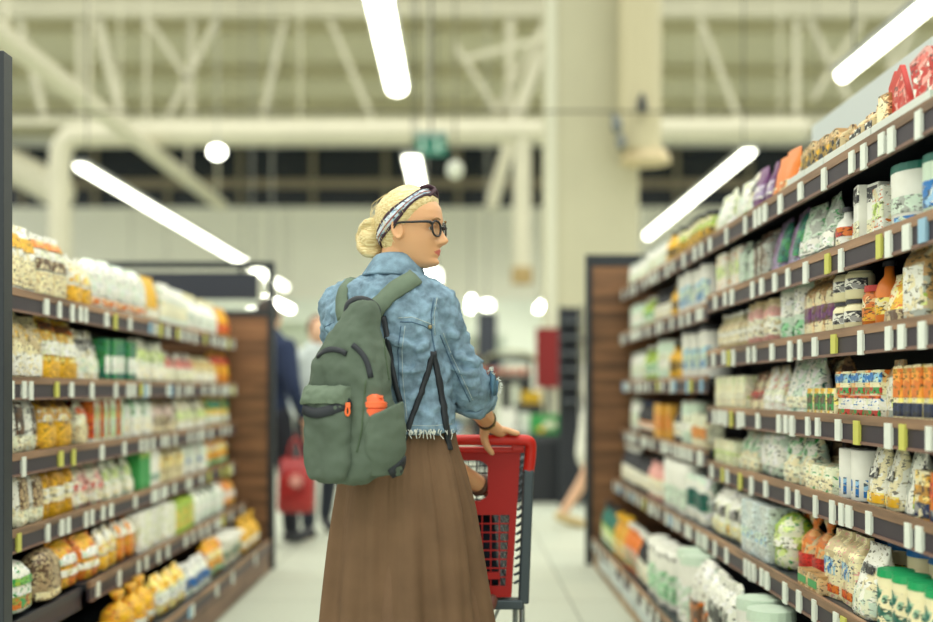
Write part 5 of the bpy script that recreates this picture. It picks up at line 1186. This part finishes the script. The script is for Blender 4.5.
bo = empty('water_bottle', Vector((bc.x, bc.y, bagc(0, 444).z)), 'orange water bottle in the backpack side pocket', 'bottle')
zb = bagc(0, 444).z
def ZB(py): return bagc(0, py).z - zb
bm = B(); loft(bm, [[Vector((r_*math.cos(2*math.pi*k/28), r_*math.sin(2*math.pi*k/28), z)) for k in range(28)] for z, r_ in ((0, .026), (.004, .029), (ZB(416), .029), (ZB(409), .0285), (ZB(407), .025))]); obj('bottle_body', bm, mat((240, 104, 60), .3), bo, smooth=False)
bm = B(); loft(bm, [[Vector((r_*math.cos(2*math.pi*k/28) - dx, r_*math.sin(2*math.pi*k/28), z)) for k in range(28)] for z, r_, dx in ((ZB(407), .0295, 0), (ZB(402), .0295, 0), (ZB(401), .024, .002), (ZB(397), .022, .003), (ZB(394), .013, .004))]); obj('lid', bm, mat((245, 112, 66), .35), bo, smooth=False)
bm = B(); prism(bm, (.004, -.012, ZB(396)), (.020, -.012, ZB(396.5)), .014, .006); obj('spout', bm, mat((245, 118, 72), .35), bo)

# ------------------------------------------------------------ shopping cart
RED = mat((172, 16, 10), .55, var=.05, scale=6); REDH = mat((198, 30, 18), .4); GREYP = mat((72, 84, 92), .45, .2); DKP = mat((44, 52, 60), .5)
k_ = F / YH
cx0 = (528 - VX)/k_ - .285   # centre line of the cart
def X_(px): return (px - VX)/k_
def Z_(py): return H + (HY - py)/k_
ct = empty('shopping_cart', (cx0, YH + .35, 0), 'red plastic shopping cart with grey frame pushed by the woman', 'cart'); ck = []
def add(nm, bm, m, smooth=False, bev=0, label=None):
    o = obj(nm, bm, m, ct, smooth=smooth, bev=bev, label=label); ck.append(o); return o
xr = X_(527); xl = 2*cx0 - xr; zc_ = Z_(440)
bm = B(); tube(bm, [(xl + .02, YH, zc_), (cx0, YH, zc_), (xr - .01, YH, zc_)], .0165, seg=16); add('handle', bm, REDH, True)
for s, x in ((1, xr), (-1, xl)):
    bm = B(); tube(bm, [(x - s*.03, YH, zc_), (x + s*.005, YH + .002, zc_ - .004), (x + s*.012, YH + .012, zc_ - .03), (x + s*.006, YH + .02, zc_ - .10)], [.017, .018, .018, .017], seg=14); add('handle_bracket', bm, REDH, True)
    xb_ = x - s*.008
    bm = B(); prism(bm, (x + s*.006, YH + .024, zc_ - .09), (xb_, YH + .055, Z_(606)), .032, .045); add('post', bm, GREYP, bev=.006)
    # ribbed side wall
    bm = B()
    zt_, zb_ = Z_(455), Z_(598)
    xa_ = x - s*.026; xbm = x - s*.055
    for (y0, z0, y1, z1) in ((YH + .06, zt_, YH + .80, zt_ - .03), (YH + .08, zb_, YH + .74, zb_ + .10)):
        xx0 = xa_ if z0 > .8 else xbm; prism(bm, (xx0, y0, z0), (xx0 - s*.045, y1, z1), .014, .022)
    for i in range(13):
        t = i/12; y0 = YH + .06 + .74*t; y1 = YH + .08 + .66*t; prism(bm, (xa_ - s*.045*t, y0, zt_ - .03*t), (xbm - s*.045*t, y1, zb_ + .10*t), .006, .008)
    for j in range(1, 12):
        t = j/12; prism(bm, (xa_*(1-t) + xbm*t, YH + .06, zt_*(1-t) + zb_*t), ((xa_*(1-t) + xbm*t) - s*.045, YH + .78 - .06*t, (zt_-.03)*(1-t) + (zb_+.1)*t), .006, .007)
    add('side_grid', bm, DKP)
    bm = B()
    for j in range(16):
        t = j/16; z = Z_(462) + (Z_(594) - Z_(462))*t; prism(bm, (x - s*(.018 + .02*t), YH + .045, z), (x - s*.008, YH + .065, z + .012), .01, .005)
    add('rib_row', bm, GREYP)
# rear flap with leg openings and grid
YF = YH + .03
xt_, xbt = X_(521), X_(512); zt_, zbt = Z_(452), Z_(599)
def xe(z): return xt_ + (xbt - xt_)*(zt_ - z)/(zt_ - zbt)
def quadbox(bm, x0t, x1t, z1, x0b, x1b, z0, y0=YF, y1=YF + .014):
    vs = [bm.verts.new(p) for p in ((x0b,y0,z0),(x1b,y0,z0),(x1b,y1,z0),(x0b,y1,z0),(x0t,y0,z1),(x1t,y0,z1),(x1t,y1,z1),(x0t,y1,z1))]
    for f in ((0,3,2,1),(4,5,6,7),(0,1,5,4),(1,2,6,5),(2,3,7,6),(3,0,4,7)): bm.faces.new([vs[i] for i in f])
def m2(x): return 2*cx0 - x
bm = B()
zo0, zo1 = Z_(502), Z_(461)
xo = X_(488); xi = cx0 + .012
quadbox(bm, m2(xt_), xt_, zt_, m2(xe(zo1)), xe(zo1), zo1)
quadbox(bm, xo, xe(zo1), zo1, xo, xe(zo0), zo0); quadbox(bm, m2(xe(zo1)), m2(xo), zo1, m2(xe(zo0)), m2(xo), zo0)
quadbox(bm, m2(xi), xi, zo1, m2(xi), xi, zo0)
zg1 = Z_(516); quadbox(bm, m2(xe(zo0)), xe(zo0), zo0, m2(xe(zg1)), xe(zg1), zg1)
zg0 = Z_(588); quadbox(bm, m2(xe(zg0)), xe(zg0), zg0, m2(xbt), xbt, zbt)
sw = .021
quadbox(bm, xe(zg1) - sw, xe(zg1), zg1, xe(zg0) - sw, xe(zg0), zg0); quadbox(bm, m2(xe(zg1)), m2(xe(zg1) - sw), zg1, m2(xe(zg0)), m2(xe(zg0) - sw), zg0)
# rounded corner pieces of the opening
for x, s in ((xo, 1), (m2(xo), -1)):
    for z, q in ((zo1, 1), (zo0, -1)):
        for k in range(4):
            a0 = k/4*math.pi/2; r_ = .022
            box(bm, min(x, x - s*r_*(1-math.sin(a0))), max(x, x - s*r_*(1-math.sin(a0))), YF, YF + .014, min(z - q*r_*k/4*.8, z - q*r_*(k+1)/4*.8), max(z - q*r_*k/4*.8, z - q*r_*(k+1)/4*.8))
add('rear_flap', bm, RED)
bm = B()
n = 9
for i in range(1, 8):
    z = zg1 + (zg0 - zg1)*i/8; box(bm, m2(xe(z)) + .01, xe(z) - .01, YF + .002, YF + .010, z - .0018, z + .0018)
i = -14
while i < 15:
    x = cx0 + i*.0265 + .013
    if abs(x - cx0) < xe(zg0) - cx0 - sw: box(bm, x - .0018, x + .0018, YF + .003, YF + .011, zg0, zg1)
    i += 1
quadbox(bm, cx0 - .03, xe(Z_(575)) - .04, Z_(574), cx0 - .03, xe(Z_(580)) - .04, Z_(581))
add('flap_grid', bm, RED)
bm = B(); box(bm, m2(xt_) - .004, xt_ + .012, YF - .008, YF + .02, zt_ - .004, zt_ + .014); add('flap_rim', bm, REDH, bev=.004)
bm = B(); box(bm, X_(512), X_(524), YH + .01, YF, Z_(451), Z_(443)); add('rim_link', bm, REDH, bev=.003)
# seat back wire grid
bm = B()
for i in range(-9, 10): prism(bm, (cx0 + i*.026, YF + .17, Z_(455)), (cx0 + i*.026, YF + .17, Z_(515)), .004, .004)
for j in range(9): prism(bm, (cx0 - .24, YF + .17, Z_(457 + j*7)), (cx0 + .24, YF + .17, Z_(457 + j*7)), .004, .004)
add('seat_back', bm, DKP)
bm = B(); box(bm, cx0 - .22, cx0 + .22, YF + .016, YF + .16, Z_(517), Z_(513)); add('seat', bm, DKP)
bm = B(); box(bm, cx0 - .215, cx0 + .215, YF + .03, YH + .72, Z_(600), Z_(597)); add('basket_floor', bm, DKP)
bm = B()
for i in range(-8, 9): prism(bm, (cx0 + i*.025, YH + .80, Z_(462)), (cx0 + i*.022, YH + .74, Z_(590)), .004, .004)
for j in range(9): prism(bm, (cx0 - .2, YH + .80 - .0075*j, Z_(462 + j*16)), (cx0 + .2, YH + .80 - .0075*j, Z_(462 + j*16)), .004, .004)
add('front_grid', bm, DKP)
bm = B(); box(bm, xl + .008, xr - .008, YH + .03, YH + .085, Z_(612), Z_(602)); add('cross_bar', bm, GREYP, bev=.006)
bm = B(); tube(bm, [P(490, 606, YH - .005), P(492, 600, YH + .01)], .018, seg=10); add('bumper', bm, mat((110, 66, 56), .5), True, label='reddish brown bumper')
for s, x in ((1, xr - .012), (-1, xl + .012)):
    bm = B(); tube(bm, [(x, YH + .06, Z_(610)), (x, YH + .05, .35), (x, YH + .02, .14)], .009, seg=8); tube(bm, [(x - s*.02, YH + .07, Z_(610)), (x - s*.02, YH + .30, .2), (x - s*.06, YH + .78, .14)], .009, seg=8); add('leg', bm, STEEL, True)
    tube_pts = [(x - s*.07, YH + .06, Z_(611)), (x - s*.10, YH + .35, .36), (x - s*.10, YH + .7, .52)]
    bm = B(); tube(bm, tube_pts, .006, seg=8); add('brace', bm, STEEL, True)
    for xx, yy in ((x, YH + .02), (x - s*.06, YH + .78)):
        bm = B(); rings = []
        for dx, r_ in ((-.014, .05), (-.016, .056), (.0, .062), (.016, .056), (.014, .05)): rings.append([Vector((xx + dx, yy + r_*math.cos(2*math.pi*q/24), .0625 + r_*math.sin(2*math.pi*q/24))) for q in range(24)])
        loft(bm, rings); wh = add('wheel', bm, mat((70, 72, 74), .6)); bm = B(); prism(bm, (xx - .022, yy, .0625), (xx - .022, yy, .15), .003, .03); prism(bm, (xx + .022, yy, .0625), (xx + .022, yy, .15), .003, .03); prism(bm, (xx - .024, yy, .15), (xx + .024, yy, .15), .03, .004); add('caster_fork', bm, STEEL)
bm = B(); prism(bm, (xl + .03, YH + .4, .25), (xr - .03, YH + .4, .25), .018, .018); prism(bm, (xl + .07, YH + .78, .15), (xr - .07, YH + .78, .15), .02, .02); add('lower_frame', bm, STEEL)
rebase(ct, ck)

bm = B(); rings = []
tc_ = Vector((cx0 + .02, YH + .17, 0)); 
for py, hx, hy in ((594, .17, .06), (590, .18, .075), (560, .175, .07), (530, .165, .055), (519, .16, .03)):
    rings.append([Vector((tc_.x + math.copysign(abs(math.cos(a))**.5, math.cos(a))*hx, tc_.y + math.copysign(abs(math.sin(a))**.5, math.sin(a))*hy, Z_(py))) for a in [2*math.pi*k/40 for k in range(40)]])
loft(bm, rings)
tb = voxel(obj('tote_bag', bm, cloth_mat((34, 42, 56), 14, .5, .2)), .008, 3, disp=[(.06, .02)]); tag(tb, 'dark navy tote bag standing in the red cart behind the grid', 'bag')
